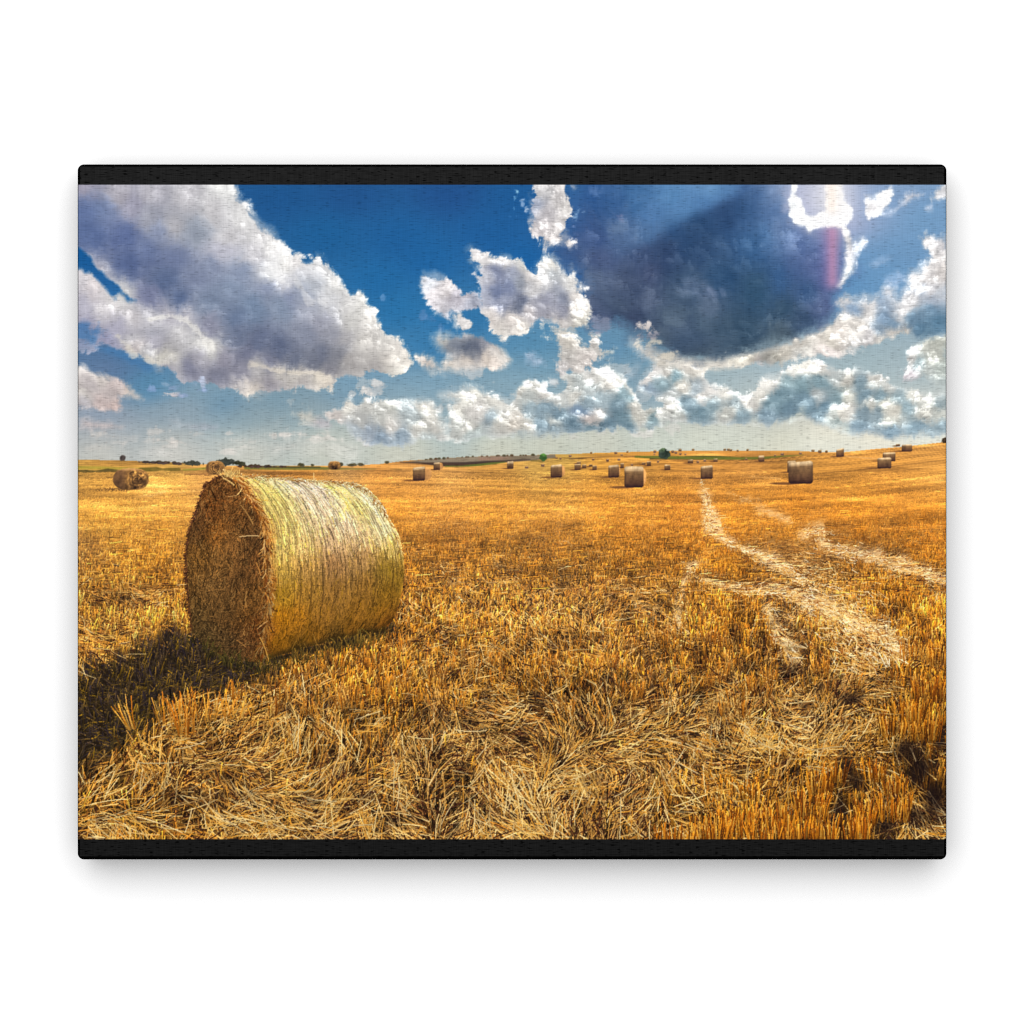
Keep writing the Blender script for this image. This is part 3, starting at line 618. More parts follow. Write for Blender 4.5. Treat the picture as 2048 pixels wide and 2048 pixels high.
def paint_field(img, ids):
    ground = YY > HZ[None, :]
    ids[ground] = ID_FIELD
    base = field([
        (160, 930, 172, 132, 62), (250, 928, 166, 124, 56), (340, 932, 172, 138, 66), (200, 960, 206, 148, 66), (300, 965, 210, 150, 70), (400, 960, 206, 148, 76), (600, 945, 190, 130, 56), (700, 938, 178, 134, 76),
        (760, 950, 196, 132, 58), (800, 940, 184, 134, 72), (900, 950, 206, 150, 78), (1000, 950, 204, 148, 70), (1060, 930, 190, 150, 74), (1130, 920, 172, 140, 66), (1200, 935, 206, 148, 62), (1300, 940, 204, 146, 66), (1400, 940, 204, 144, 68),
        (1500, 940, 202, 142, 68), (1600, 920, 190, 136, 62), (1680, 925, 196, 138, 62), (1750, 915, 200, 140, 64), (1850, 900, 198, 140, 66), (1880, 950, 206, 146, 68), (1700, 970, 206, 142, 58), (1850, 985, 204, 142, 62),
        (200, 1000, 222, 160, 72), (330, 1000, 216, 154, 72), (200, 1050, 216, 154, 62), (330, 1060, 212, 148, 62), (160, 1110, 226, 170, 100), (300, 1130, 200, 132, 48), (180, 1160, 200, 134, 52), (250, 1200, 206, 150, 78),
        (800, 980, 196, 134, 58), (1000, 980, 198, 138, 60), (1150, 980, 202, 142, 64), (1300, 980, 192, 132, 54), (800, 1030, 192, 128, 48), (1000, 1020, 188, 126, 48), (1200, 1010, 188, 124, 46), (1350, 1010, 182, 114, 40), (1480, 1000, 186, 120, 40),
        (1700, 1020, 186, 116, 36), (1850, 1030, 182, 114, 36), (1600, 1010, 188, 120, 40), (900, 1080, 184, 122, 52), (1100, 1090, 176, 116, 48), (1250, 1070, 184, 118, 42), (1350, 1100, 176, 112, 40), (860, 1150, 182, 120, 50), (1000, 1200, 184, 128, 58), (1150, 1180, 174, 120, 54),
        (1300, 1180, 172, 118, 54), (1250, 1240, 150, 100, 50), (1500, 1250, 156, 96, 32), (1480, 1120, 184, 112, 32), (1800, 1200, 186, 112, 30), (1700, 1080, 176, 110, 36), (1850, 1090, 176, 108, 34), (1660, 1200, 190, 140, 82), (1700, 1300, 170, 122, 62), (1850, 1280, 176, 106, 30),
        (1000, 1300, 140, 86, 34), (800, 1300, 160, 100, 38), (1300, 1320, 132, 82, 28), (1500, 1330, 136, 86, 36), (700, 1400, 128, 78, 30), (1000, 1400, 116, 70, 28), (1300, 1420, 112, 70, 32), (1800, 1420, 126, 76, 26), (1860, 1600, 90, 56, 18)], 3.2, 40)
    base = base * np.array([1.06, 1.10, 1.14], np.float32)
    # far ground: bands that run to the horizon
    far = sstep(1120, 960, YY)
    slope = np.interp(XX, [150, 700, 1100, 1400, 1900], [.0, -.03, -.07, -.05, .05]).astype(np.float32)
    yy = YY + slope * (XX - 1000) * .6
    band = np.zeros((H, W), np.float32)
    # streaks whose spacing grows towards us
    dep = np.log(np.maximum(4, yy - 905))
    for k, (f, a) in enumerate(((26, .5), (47, .35), (90, .25), (11, .5))):
        g = np.random.default_rng(90 + k)
        tab = g.random(400).astype(np.float32)
        q = dep * f + fbm(220, 60 + k, 4, ax=1.6) * .9
        i = np.floor(q).astype(int) % 399
        fr = q - np.floor(q)
        fr = fr * fr * (3 - 2 * fr)
        band += a * ((tab[i] * (1 - fr) + tab[i + 1] * fr) * 2 - 1)
    vpx, vpy = 1392., 880.
    rows = np.arctan2(XX - vpx, np.maximum(YY - vpy, 1)) * 46 + fbm(120, 72, 3) * .5
    rows = np.sin(rows * 2 * math.pi) * sstep(930, 985, YY) * sstep(1200, 1050, YY) * np.exp(-((XX - 1330) / 190) ** 2)
    stre = fbm(40, 70, 5, ax=3.5, ay=.25)
    c = base * (1 + (band * .22 + stre * .13 + rows * .10 + fbm(160, 71, 5, ax=2) * .07)[..., None])
    c = c + (np.maximum(0, stre - .7) * 30)[..., None] * np.array([1, .95, .8])
    img[ground] = np.clip(c, 0, 255)[ground]

    def line(pts, colr, al, e=1.2, rg=1.0):
        w = bounds(pts, 12)
        d = -path_dist(pts, w) + rg * (np.clip(cut(stre, w), -1, 1))
        over(img, colr, sstep(-e, e, d) * al * cut(ground, w), w)

    # far hill and hedges
    hill = sdf([(790, 924), (870, 917), (930, 913), (1000, 910.5), (1060, 910), (1110, 908), (1112, 915), (1060, 921), (1000, 925), (930, 927), (880, 925), (830, 926)])
    over(img, np.array([128, 116, 88], np.float32) + (fbm(18, 77, 3, ax=3) * 16)[..., None], sstep(-1.2, 1.5, hill) * ground)
    over(img, (158, 122, 96), sstep(-2, 3, sdf([(950, 914), (1010, 912), (1030, 916), (1000, 920), (960, 921)])) * .6 * ground)
    line([(800, 924, 1.5), (850, 926, 2.5), (880, 928, 4.5), (930, 928, 4.5), (970, 924, 2.5), (1010, 922, 1.2), (1060, 918, .6)], (66, 54, 40), .9)
    line([(890, 932, 1.5), (925, 932.5, 1.6), (950, 930, 2.4), (985, 926, 2.2), (1010, 924, 1)], (92, 104, 42), .9)
    line([(1062, 921, .8), (1085, 922, 1)], (84, 80, 34), .7)
    line([(1138, 917, 1), (1180, 914.5, 1.3), (1220, 912.5, 1.6), (1280, 912, 1.3)], (84, 64, 38), .9)
    line([(1270, 912.5, 2), (1320, 914, 3), (1380, 915.5, 3.2), (1430, 916, 3.6), (1480, 916.5, 3.4), (1530, 915, 3.2), (1570, 912, 2), (1606, 909.5, .8)], (106, 112, 42), .95)
    line([(1300, 917.3, .8), (1350, 918, .9), (1430, 919.4, 1.1), (1480, 919.6, 1.2), (1520, 918, 1), (1560, 914.5, .8)], (58, 56, 26), .9)
    line([(1370, 912.2, .5), (1450, 913.4, .6), (1520, 912, .6)], (74, 78, 34), .8)
    line([(1600, 911, .5), (1700, 905, .4)], (160, 118, 60), .5)
    # left fields
    line([(140, 934, 3), (200, 935, 3), (240, 936, 2), (300, 938, 1.5)], (150, 142, 52), .75, 2.5)
    line([(140, 941.5, 2), (170, 942, 2.4), (190, 942.5, 1.2), (215, 940, 3), (232, 941, 1.5)], (82, 74, 34), .85, 1.6)
    line([(280, 938, 3), (296, 938, 4), (312, 937, 4), (325, 938, 1), (340, 938, 3.2), (358, 938, 3)], (104, 92, 36), .85, 1.8)
    line([(366, 939, 1.4), (390, 938, 2.2), (415, 936, 2.5)], (136, 136, 52), .85, 1.8)
    line([(490, 936, 2.5), (560, 936, 2.6), (640, 936, 2.4), (690, 937, 1.6), (752, 938, .6)], (112, 112, 50), .9, 1.5)
    line([(490, 932, .8), (560, 933.5, .8), (640, 934, .6)], (62, 62, 36), .7, 1)
    line([(780, 938, .4), (796, 938.5, 1.1), (804, 938.5, .5)], (120, 96, 46), .8)
    # distant shadows and darker strips lying in the stubble
    for pts, cc, al in (([(166, 980, 1.6), (200, 980, 1.8), (255, 979, 2.5)], (84, 62, 34), .85), ([(370, 949.5, .6), (420, 949, 1.2)], (120, 84, 44), .7), ([(802, 961, .5), (835, 961, 1.2)], (120, 84, 40), .8),
                        ([(178, 1002, .8), (190, 1002, 1.6), (230, 1000, .6)], (140, 86, 34), .7), ([(1000, 963.5, .6), (1030, 964, 1.5), (1046, 963, .5)], (140, 96, 36), .7), ([(880, 997, .6), (960, 990, 1), (1060, 981, .8)], (150, 100, 38), .55),
                        ([(1050, 978, .5), (1130, 975, .9), (1200, 966, .5)], (150, 100, 40), .45), ([(1700, 991, .6), (1780, 988, 1), (1880, 990, 1.4)], (150, 100, 34), .5), ([(1640, 963, .5), (1672, 964, 1)], (150, 104, 44), .5),
                        ([(230, 1012, .8), (270, 1014, 1.2), (300, 1010, .5)], (160, 110, 44), .6), ([(156, 1034, 2), (200, 1032, 1.5), (240, 1028, .6)], (170, 116, 40), .6), ([(190, 1042, 1), (222, 1044, 2.4), (240, 1042, .8)], (140, 88, 38), .6),
                        ([(166, 1087, 2.5), (190, 1086, 3), (215, 1084, 2), (250, 1082, 1.2)], (126, 74, 34), .65)):
        line(pts, cc, al, 1.6, 1.5)
    for pts, cc, al in (([(270, 996, .6), (300, 993, 1.2), (330, 985, .6)], (240, 200, 130), .6), ([(360, 986, .6), (400, 982, 1.2)], (236, 190, 116), .6), ([(240, 976.5, 1), (262, 977, .6)], (230, 190, 130), .6),
                        ([(930, 974, 1), (948, 974, 1.4)], (236, 190, 116), .5), ([(1426, 942, .8), (1450, 948, .8), (1500, 953, .7), (1560, 958, 1)], (234, 184, 110), .6), ([(1690, 912, .5), (1750, 917, .8), (1800, 914, .4)], (234, 184, 116), .6),
                        ([(1830, 893, .6), (1895, 894, .9)], (236, 190, 110), .6), ([(1205, 988, 1), (1270, 992, 1), (1300, 978, 1.2), (1320, 970, .8)], (236, 184, 110), .5)):
        line(pts, cc, al, 1.4, 1)

    # ---------------- stubble and straw
    loose = field([(x, y, v) for x, y, v in LOOSE], 3.4, 22, 1.4)
    loose = loose + .12 * sstep(1100, 1250, YY) + .24 * sstep(1100, 1180, YY) * sstep(780, 900, XX) * sstep(1500, 1300, XX)
    loose = np.clip(warp(loose, fbm(70, 80, 4) * 26, fbm(70, 81, 4) * 14) + fbm(46, 82, 4) * .16, 0, 1)
    # pale trodden tracks: half width in dots
    tracks = np.full((H, W), 1e9, np.float32)
    trodden = ([(1400, 955, .6), (1404, 972, 2), (1411, 992, 6), (1415, 1020, 11), (1420, 1045, 13), (1416, 1060, 9), (1440, 1074, 5), (1475, 1094, 6), (1510, 1108, 8), (1545, 1124, 9), (1575, 1145, 7), (1600, 1165, 4)],
              [(1400, 1158, 2), (1440, 1170, 4), (1500, 1180, 7), (1560, 1180, 9), (1610, 1196, 13), (1660, 1222, 17), (1720, 1250, 13), (1775, 1282, 12), (1800, 1312, 10)],
              [(1458, 985, 1.), (1490, 1000, 2), (1530, 1020, 4), (1575, 1042, 3)],
              [(1606, 1068, 7), (1640, 1056, 9), (1650, 1088, 6), (1690, 1104, 9), (1740, 1114, 11), (1790, 1126, 10), (1836, 1144, 8), (1890, 1166, 8)],
              [(1534, 1215, 3), (1544, 1245, 6), (1562, 1280, 8), (1590, 1315, 9)],
              [(1388, 1125, 2.5), (1368, 1170, 3), (1356, 1210, 4), (1352, 1250, 3)])
    for t in trodden:
        tracks = np.minimum(tracks, path_dist(t, None, 4))
    trk = sstep(9, -6, tracks + fbm(20, 84, 5) * 7 - 2) * np.clip(.86 + .3 * fbm(12, 85, 3), .3, 1)
    around = sstep(46, 0, tracks + fbm(30, 87, 4) * 14)
    loose = np.maximum(loose, np.maximum(trk, around * .6))
    # darker hollows and shaded backs of the rows
    hollow = np.zeros((H, W), np.float32)
    for x, y, rx, ry, a in ((880, 1086, 46, 4, .6), (965, 1092, 36, 4, .7), (1060, 1098, 30, 4, .6), (1150, 1098, 60, 5, .6), (850, 1122, 20, 10, .6), (1000, 1130, 20, 9, .6), (1100, 1140, 50, 9, .6), (1200, 1122, 60, 6, .5),
                            (1260, 1142, 50, 6, .6), (1330, 1126, 24, 6, .4), (1130, 1056, 14, 5, .8), (1050, 1068, 14, 6, .6), (1150, 1047, 12, 5, .7), (1430, 1160, 22, 8, .9), (1450, 1166, 26, 8, .9), (1395, 1150, 20, 6, .7),
                            (1490, 1140, 16, 14, .7), (1530, 1168, 30, 6, .8), (1550, 1200, 16, 8, .7), (1550, 1230, 16, 22, .9), (1570, 1245, 20, 16, .9), (1610, 1262, 26, 10, .7), (1480, 1220, 14, 16, .7), (1500, 1230, 8, 16, .6),
                            (1250, 1232, 14, 18, .9), (1130, 1170, 16, 10, .7), (835, 1188, 14, 7, .7), (930, 1196, 22, 7, .6), (955, 1205, 12, 8, .6), (980, 1210, 8, 7, .6), (1060, 1178, 10, 10, .5), (900, 1265, 40, 12, .5), (1140, 1275, 40, 14, .9),
                            (1110, 1300, 20, 10, .7), (1060, 1290, 16, 20, .5), (1470, 1265, 14, 26, .7), (1520, 1290, 14, 14, .7), (1395, 1310, 14, 26, .7), (1300, 1300, 40, 18, .4), (1760, 1210, 12, 6, .8), (1745, 1180, 16, 6, .4), (1770, 1238, 26, 7, .9),
                            (1800, 1215, 20, 10, .6), (1845, 1240, 22, 14, .7), (1660, 1280, 26, 8, .4), (1705, 1100, 30, 8, .5), (1780, 1105, 40, 8, .7), (1660, 1066, 10, 6, .6), (1640, 1050, 14, 4, .6), (1600, 1008, 14, 5, .5), (1850, 1160, 30, 6, .6),
                            (1845, 1300, 12, 14, .7), (1590, 1290, 30, 14, .5), (280, 1200, 16, 6, .9), (200, 1200, 20, 12, .7), (330, 1180, 14, 12, .7), (250, 1265, 20, 8, .8), (230, 1250, 24, 8, .6), (290, 1258, 14, 12, .6), (345, 1250, 20, 10, .4), (285, 1110, 8, 6, .6),
                            (1815, 1500, 30, 26, 1), (1840, 1540, 30, 30, 1), (1870, 1600, 26, 40, 1), (1690, 1535, 18, 24, 1), (1710, 1560, 24, 20, .9), (1660, 1560, 18, 14, .9), (1680, 1620, 16, 34, .9), (1770, 1650, 24, 22, .9), (1760, 1600, 20, 10, .6), (1830, 1630, 30, 20, .7),
                            (1530, 1660, 14, 20, .7), (1600, 1650, 20, 20, .5), (1880, 1480, 14, 30, .7), (1580, 1340, 30, 12, .7), (1500, 1330, 24, 10, .6), (1650, 1370, 20, 8, .7), (1700, 1395, 24, 10, .9), (1610, 1410, 16, 10, .7), (1230, 1420, 14, 10, .9), (1210, 1355, 12, 12, .8), (1310, 1376, 14, 14, .8),
                            (1320, 1425, 20, 8, .7), (1430, 1430, 26, 12, .9), (1450, 1448, 20, 8, .9), (1080, 1400, 30, 12, .8), (1180, 1370, 16, 12, .5), (1390, 1345, 12, 14, .7), (1050, 1460, 14, 26, .7), (1190, 1560, 24, 14, .8), (1220, 1590, 30, 12, .7), (1110, 1500, 16, 20, .8), (1140, 1585, 24, 14, .7), (1180, 1615, 22, 10, .8),
                            (820, 1395, 16, 14, .9), (850, 1420, 20, 10, .9), (880, 1430, 10, 12, .9), (930, 1440, 30, 14, .9), (960, 1470, 20, 10, .7), (815, 1447, 16, 6, .9), (975, 1385, 14, 20, .8), (930, 1545, 20, 14, .8), (880, 1495, 18, 10, .8), (700, 1420, 24, 14, .6), (720, 1440, 20, 14, .7), (660, 1400, 16, 8, .8), (610, 1430, 16, 16, .7),
                            (720, 1595, 40, 10, .8), (620, 1600, 30, 14, .8), (780, 1640, 30, 12, .8), (690, 1620, 24, 12, .7), (620, 1660, 24, 12, .7), (940, 1600, 16, 20, .7), (360, 1585, 60, 14, .9), (420, 1600, 60, 14, .9), (500, 1590, 40, 14, .8), (440, 1560, 50, 10, .8), (300, 1550, 30, 10, .7), (230, 1545, 40, 14, .6), (330, 1470, 14, 8, .7), (565, 1415, 20, 8, .9),
                            (520, 1540, 20, 16, .6), (390, 1515, 40, 6, .6), (330, 1605, 24, 10, .6)):
        w = win(x - 2 * rx, y - 2 * ry, x + 2 * rx, y + 2 * ry)
        k = cut(hollow, w)
        np.maximum(k, a * np.exp(-(((cut(XX, w) - x) / rx) ** 2 + ((cut(YY, w) - y) / ry) ** 2) ** 1.2), out=k)
    # the bale's shadow lying on the stubble
    shd = sdf([(140, 1338), (200, 1325), (250, 1308), (300, 1296), (340, 1276), (380, 1262), (440, 1300), (520, 1318), (560, 1306), (620, 1292), (680, 1278), (730, 1264), (768, 1256), (780, 1262), (735, 1282), (690, 1298), (640, 1312), (590, 1326), (560, 1350),
               (520, 1372), (440, 1388), (360, 1402), (320, 1430), (290, 1470), (240, 1500), (200, 1525), (140, 1545)])
    shd = np.maximum(shd, -path_dist([(530, 1322, 9), (620, 1299, 11), (700, 1278, 10), (768, 1262, 5)]))
    shd = sstep(-13, 10, shd + fbm(20, 86, 4, ay=1.5) * 15)

    # soil under the straw
    near = sstep(980, 1150, YY) * ground
    soil = base * .62
    dk = sstep(1130, 1420, YY)
    soil = soil * (1 - dk[..., None]) + np.array([54, 34, 24], np.float32) * dk[..., None]
    soil *= (1 - .4 * hollow)[..., None]
    soil = soil * (1 - trk[..., None] * .6) + np.array([214, 178, 128], np.float32) * trk[..., None] * .6
    soil += (fbm(14, 88, 3) * 10)[..., None]
    img[:] = img * (1 - near[..., None]) + np.clip(soil, 0, 255) * near[..., None]
    img[:] = img * (1 - shd[..., None] * .97) + np.array([40, 31, 19], np.float32) * shd[..., None] * .97

    ft = trk * sstep(1190, 1020, YY) * sstep(966, 990, YY) * ground * np.clip(.62 + 1.1 * fbm(7, 92, 2, ay=.7), .12, 1) * np.where(XX > 1450, .55, 1.)
    img[:] = img * (1 - .5 * ft[..., None]) + np.array([240, 210, 162], np.float32) * .5 * ft[..., None]
    lowf = fbm(60, 90, 5, ax=1.5)
    midf = fbm(24, 91, 4)

    def pick(a, x, y):
        return a[np.clip((y - Y0).astype(int), 0, H - 1), np.clip((x - X0).astype(int), 0, W - 1)]

    modf = band * .15 + rows * .14
    # --- sample starting points with a density that thins with nearness
    n = 620000
    u = RNG.random(n)
    y = 946 + (1725 - 946) * u ** 1.0
    pr = persp(y)
    keep = RNG.random(n) < np.clip((150. / np.maximum(pr, 22)) ** 1.45, .085, 1.)
    y = y[keep]
    x = X0 - 20 + RNG.random(len(y)) * (W + 40)
    pr = persp(y)
    yc, xc = np.clip(y, Y0, Y0 + H - 1), np.clip(x, X0, X0 + W - 1)
    L, Hl, S = pick(loose, xc, yc), pick(hollow, xc, yc - .032 * pr), pick(shd, xc, yc)
    T = pick(trk, xc, yc)
    lo, mi = pick(lowf, xc, yc), pick(midf, xc, yc)
    r = RNG.random((len(y), 8))
    lying = r[:, 0] < np.clip(L * 1.15 - .05, .06, .97)
    # hollows show less straw
    keep = r[:, 1] > Hl * np.where(lying, .62, .80) * np.interp(pr, [120, 400], [.45, 1.])
    keep &= ~((S > .5) & (r[:, 2] > .62))
    keep &= ~((T > r[:, 3] * .8 + .1) & ~lying)
    for nm in ('x', 'y', 'pr', 'L', 'Hl', 'S', 'T', 'lo', 'mi', 'lying'):
        pass
    x, y, pr, L, Hl, S, T, lo, mi, lying, r = [v[keep] for v in (x, y, pr, L, Hl, S, T, lo, mi, lying, r)]
    m = len(x)
    bpix = np.stack([pick(base[..., k], np.clip(x, X0, X0 + W - 1), np.clip(y, Y0, Y0 + H - 1)) for k in range(3)], 1)
    # stubble colours
    pal = np.array([[218, 152, 48], [206, 136, 38], [232, 174, 74], [240, 192, 104], [172, 106, 32], [226, 158, 44], [178, 140, 52], [208, 128, 38], [116, 70, 26]], np.float32)
    pc = pal[RNG.choice(len(pal), m, p=[.2, .15, .14, .10, .12, .1, .07, .06, .06])]
    stand = pc * .72 + bpix * .42
    # straw colours
    pal2 = np.array([[214, 168, 96], [196, 146, 76], [230, 192, 126], [172, 120, 58], [208, 152, 74], [220, 172, 104], [140, 92, 50], [188, 152, 80], [214, 146, 58]], np.float32)
    lay = pal2[RNG.choice(len(pal2), m, p=[.2, .15, .13, .12, .12, .1, .08, .05, .05])]
    lay = lay * (1 - T[:, None]) + (lay * .4 + np.array([244, 216, 168]) * .70) * T[:, None]
    # left part of the picture is warmer and yellower
    wl = np.clip((620 - x) / 300, 0, 1)[:, None]
    lay = lay * (1 - .5 * wl) + wl * .5 * lay * np.array([1.06, .98, .74])
    col = np.where(lying[:, None], lay, stand)
    # straws lower in the tangle are darker, those on top catch the light
    layer = RNG.random(m)
    calm = np.interp(pr, [25, 90, 220], [.3, .8, 1.05])
    lum = np.where(lying, .12 + 1.04 * layer ** 1.15, .30 + .90 * layer ** 1.1)
    lum = lum + (1.04 - lum) * T * .45
    lum = 1 + (lum - 1) * calm + lo * .10 + mi * .08 + (r[:, 3] - .5) * .2 * calm
    col = col * lum[:, None]
    col = col * (1 - .36 * Hl)[:, None]
    col = col * (1 + pick(modf, np.clip(x, X0, X0 + W - 1), np.clip(y, Y0, Y0 + H - 1)) * np.interp(pr, [60, 260], [1., .5]))[:, None]
    sh = np.clip(S, 0, 1)[:, None]
    scol = np.stack([52 + 100 * r[:, 4] ** 3, 44 + 74 * r[:, 4] ** 3, 24 + 28 * r[:, 5]], 1)
    col = col * (1 - sh) + scol * sh * (.75 + .5 * r[:, 6:7])
    ang = -math.pi / 2 + (r[:, 4] - .5) * (.3 + 1.1 * np.abs(r[:, 5] - .5)) + np.where(x < 620, .10 * lo, 0)
    # straw lies along swirls
    dirf = fbm(150, 95, 3) * 1.5 + fbm(50, 96, 3) * .55
    da = pick(dirf, np.clip(x, X0, X0 + W - 1), np.clip(y, Y0, Y0 + H - 1)) + np.interp(x, [156, 500, 800, 1050, 1250, 1500, 1892], [-.15, -.5, -1.05, -1.75, .85, .55, .3]) + (r[:, 5] - .5) * 1.5
    wild = r[:, 6] < .22
    da = np.where(wild, r[:, 7] * math.pi, da)
    # seen at a low angle, lying straw foreshortens: flatten its direction
    flat = np.interp(pr, [100, 300, 520, 760], [.32, .5, .8, 1.])
    da = np.arctan2(np.sin(da) * flat, np.cos(da))
    ang = np.where(lying, da, ang)
    hgt = .074 * pr
    length = np.where(lying, hgt * (.3 + 1.1 * r[:, 2] ** 2), hgt * (.35 + .65 * r[:, 7]) * np.where(S > .5, 1.1, 1.))
    length = np.maximum(length, 2.)
    width = np.where(r[:, 1] < np.interp(pr, [150, 450, 750], [.0, .35, .62]), 2., 1.)
    curve = np.where(lying, (r[:, 3] - .5) * .5, (r[:, 3] - .5) * .3)
    tip = np.where(lying, 1.02, 1.14)
    bas = np.where(lying, .98, np.interp(pr, [60, 200, 500], [.86, .60, .46]))
    # rows of stubble: keep the standing straw in tufts
    tuft = pick(fbm(34, 97, 3, ay=.45), np.clip(x, X0, X0 + W - 1), np.clip(y, Y0, Y0 + H - 1))
    k2 = lying | (tuft > -.55) | (r[:, 0] > .6) | (pr < 90)
    sel = np.flatnonzero(k2)
    # far straw sinks into the colour of the ground behind it
    mixk = np.interp(pr, [20, 90, 200, 300], [.02, .22, .7, 1.])[:, None]
    gcol = img[np.clip((y - Y0).astype(int), 0, H - 1), np.clip((x - X0).astype(int), 0, W - 1)]
    col = gcol * (1 - mixk) + col * mixk
    strokes(img, None, x[sel], y[sel], ang[sel], length[sel], width[sel], np.clip(col[sel], 6, 255), curve[sel], bas[sel], tip[sel], clip=ground,
            order=np.argsort(y[sel] + layer[sel] * .05 * pr[sel]))
    # gaps and glints in the tangle, bunched together
    clump = warp(fbm(46, 98, 4), lowf * 22, lowf * 16)
    for k, (q, dark) in enumerate(((3000, True), (5200, False), (900, True), (3600, False))):
        y = 1110 + RNG.random(q) ** .8 * 590
        x = X0 + RNG.random(q) * W
        yk = np.clip(y, Y0, Y0 + H - 1)
        Lq, Sq = pick(loose, x, yk), pick(shd, x, yk)
        patch = sstep(-.5, .7, pick(clump, x, yk))
        keep = (RNG.random(q) < np.clip(Lq * 1.1 - .05, .04, 1) * ((1 - patch * .85) if dark else (.12 + .88 * patch))) & (Sq < .4)
        x, y, yk = x[keep], y[keep], yk[keep]
        pr = persp(y)
        m = len(x)
        a = pick(dirf, x, yk) + np.interp(x, [156, 500, 800, 1050, 1250, 1500, 1892], [-.2, -.5, -1.05, -1.75, .85, .55, .3]) + RNG.normal(0, .42, m)
        a = np.where(RNG.random(m) < .2, RNG.random(m) * math.pi, a)
        a = np.arctan2(np.sin(a) * np.interp(pr, [100, 300, 520, 760], [.32, .5, .8, 1.]), np.cos(a))
        if dark:
            cc = np.array([[62, 36, 24]], np.float32) * (.7 + .6 * RNG.random((m, 1)))
            ln, wd = pr * .04 * (.4 + RNG.random(m)), np.where(RNG.random(m) < .5, 1., 2.)
        else:
            cc = np.array([[238, 200, 126], [226, 176, 92], [246, 218, 156], [214, 154, 64]], np.float32)[RNG.integers(0, 4, m)] * (.78 + .26 * RNG.random((m, 1)))
            ln, wd = pr * .10 * (.25 + .9 * RNG.random(m) ** 1.4), np.where(RNG.random(m) < np.interp(pr, [300, 750], [0, .55]), 2., 1.)
        strokes(img, None, x, y, a, np.maximum(ln, 3), wd, np.clip(cc, 0, 252), (RNG.random(m) - .5) * .4, .96, 1.02, clip=ground)
    # flattened straw of the tracks and short streaks of the far swaths
    wide = [(1575, 1120, 26), (1640, 1180, 46), (1715, 1250, 52), (1745, 1330, 50)]
    for t, dens, sd in list(zip(trodden, (.17, .08, .06, .11, .05, .03), (.7, 1.1, 1.2, .95, 1.2, 1.3))) + [(wide, .035, .9), (trodden[0][2:6], .3, .55)]:
        p = np.array(t, float)
        sg = np.hypot(*np.diff(p[:, :2], axis=0).T)
        n = int((sg * (p[:-1, 2] + p[1:, 2])).sum() * dens)
        u = RNG.random(n) * sg.sum()
        k = np.r_[0, np.cumsum(sg)]
        cx, cy, cw = [np.interp(u, k, p[:, j]) for j in range(3)]
        j = np.clip(np.searchsorted(k, u) - 1, 0, len(sg) - 1)
        dx, dy = (p[j + 1, 0] - p[j, 0]) / sg[j], (p[j + 1, 1] - p[j, 1]) / sg[j]
        off = RNG.normal(0, sd, n) * cw
        x, y = cx - dy * off, cy + dx * off * .8
        pr = persp(y)
        a = np.arctan2(dy, dx) * np.where(RNG.random(n) < .6, 1., .4) + RNG.normal(0, .38, n)
        a = np.arctan2(np.sin(a) * .7, np.cos(a))
        cc = np.array([[248, 222, 168], [238, 200, 132], [222, 170, 88], [250, 234, 198], [150, 94, 42]], np.float32)[RNG.choice(5, n, p=[.2, .28, .24, .1, .18])] * (.82 + .2 * RNG.random((n, 1)))
        cc = np.where((x > 1450)[:, None] & (y < 1050)[:, None], cc * .6 + np.array([206, 150, 74]) * .4, cc)
        strokes(img, None, x, y, a, np.maximum(2.5, pr * .05 * (.4 + RNG.random(n))), np.where(pr > 330, 1. + (RNG.random(n) < .4), 1.), np.clip(cc, 0, 252), RNG.normal(0, .2, n), 1., 1., clip=ground)
    n = 5200
    y = 940 + 250 * RNG.random(n) ** 1.5
    x = X0 + RNG.random(n) * W
    pr = persp(y)
    g0 = img[(y - Y0).astype(int), (x - X0).astype(int)]
    k = np.where(RNG.random(n) < .55, (.80 + .14 * RNG.random(n)), 1.10 + .16 * RNG.random(n))
    sl = np.interp(x, [150, 700, 1100, 1400, 1900], [.0, -.03, -.07, -.03, .05])
    strokes(img, None, x, y, np.arctan(sl) + RNG.normal(0, .05, n), 5 + pr * .12 * RNG.random(n), np.ones(n), np.clip(g0 * k[:, None] * (1 - .4 * (1 - np.interp(pr, [10, 80], [.4, 1.]))[:, None] * np.sign(k - 1)[:, None] * .3), 0, 250), None, 1., 1., clip=ground)
    # a few long bright straws lying on top
    q = 300
    y = 1360 + RNG.random(q) * 330
    x = X0 + RNG.random(q) * W
    Lq, Sq = pick(loose, x, np.clip(y, Y0, Y0 + H - 1)), pick(shd, x, np.clip(y, Y0, Y0 + H - 1))
    k = (RNG.random(q) < Lq ** 1.5) & (Sq < .3)
    x, y = x[k], y[k]
    pr = persp(y)
    m = len(x)
    a = RNG.random(m) * math.pi
    a = np.where(RNG.random(m) < .6, pick(dirf, x, np.clip(y, Y0, Y0 + H - 1)) + np.interp(x, [156, 500, 800, 1050, 1250, 1500, 1892], [-.3, -.6, -1.1, -1.7, .9, .6, .3]), a)
    cc = np.array([[236, 204, 144], [226, 184, 116], [240, 214, 160], [214, 166, 92]], np.float32)[RNG.integers(0, 4, m)] * (.7 + .28 * RNG.random((m, 1)))
    strokes(img, None, x, y, a, .075 * pr * (.7 + 1.1 * RNG.random(m) ** 2), np.clip(.003 * pr, 1, 2.4), cc, (RNG.random(m) - .5) * .4, 1., 1., clip=ground)
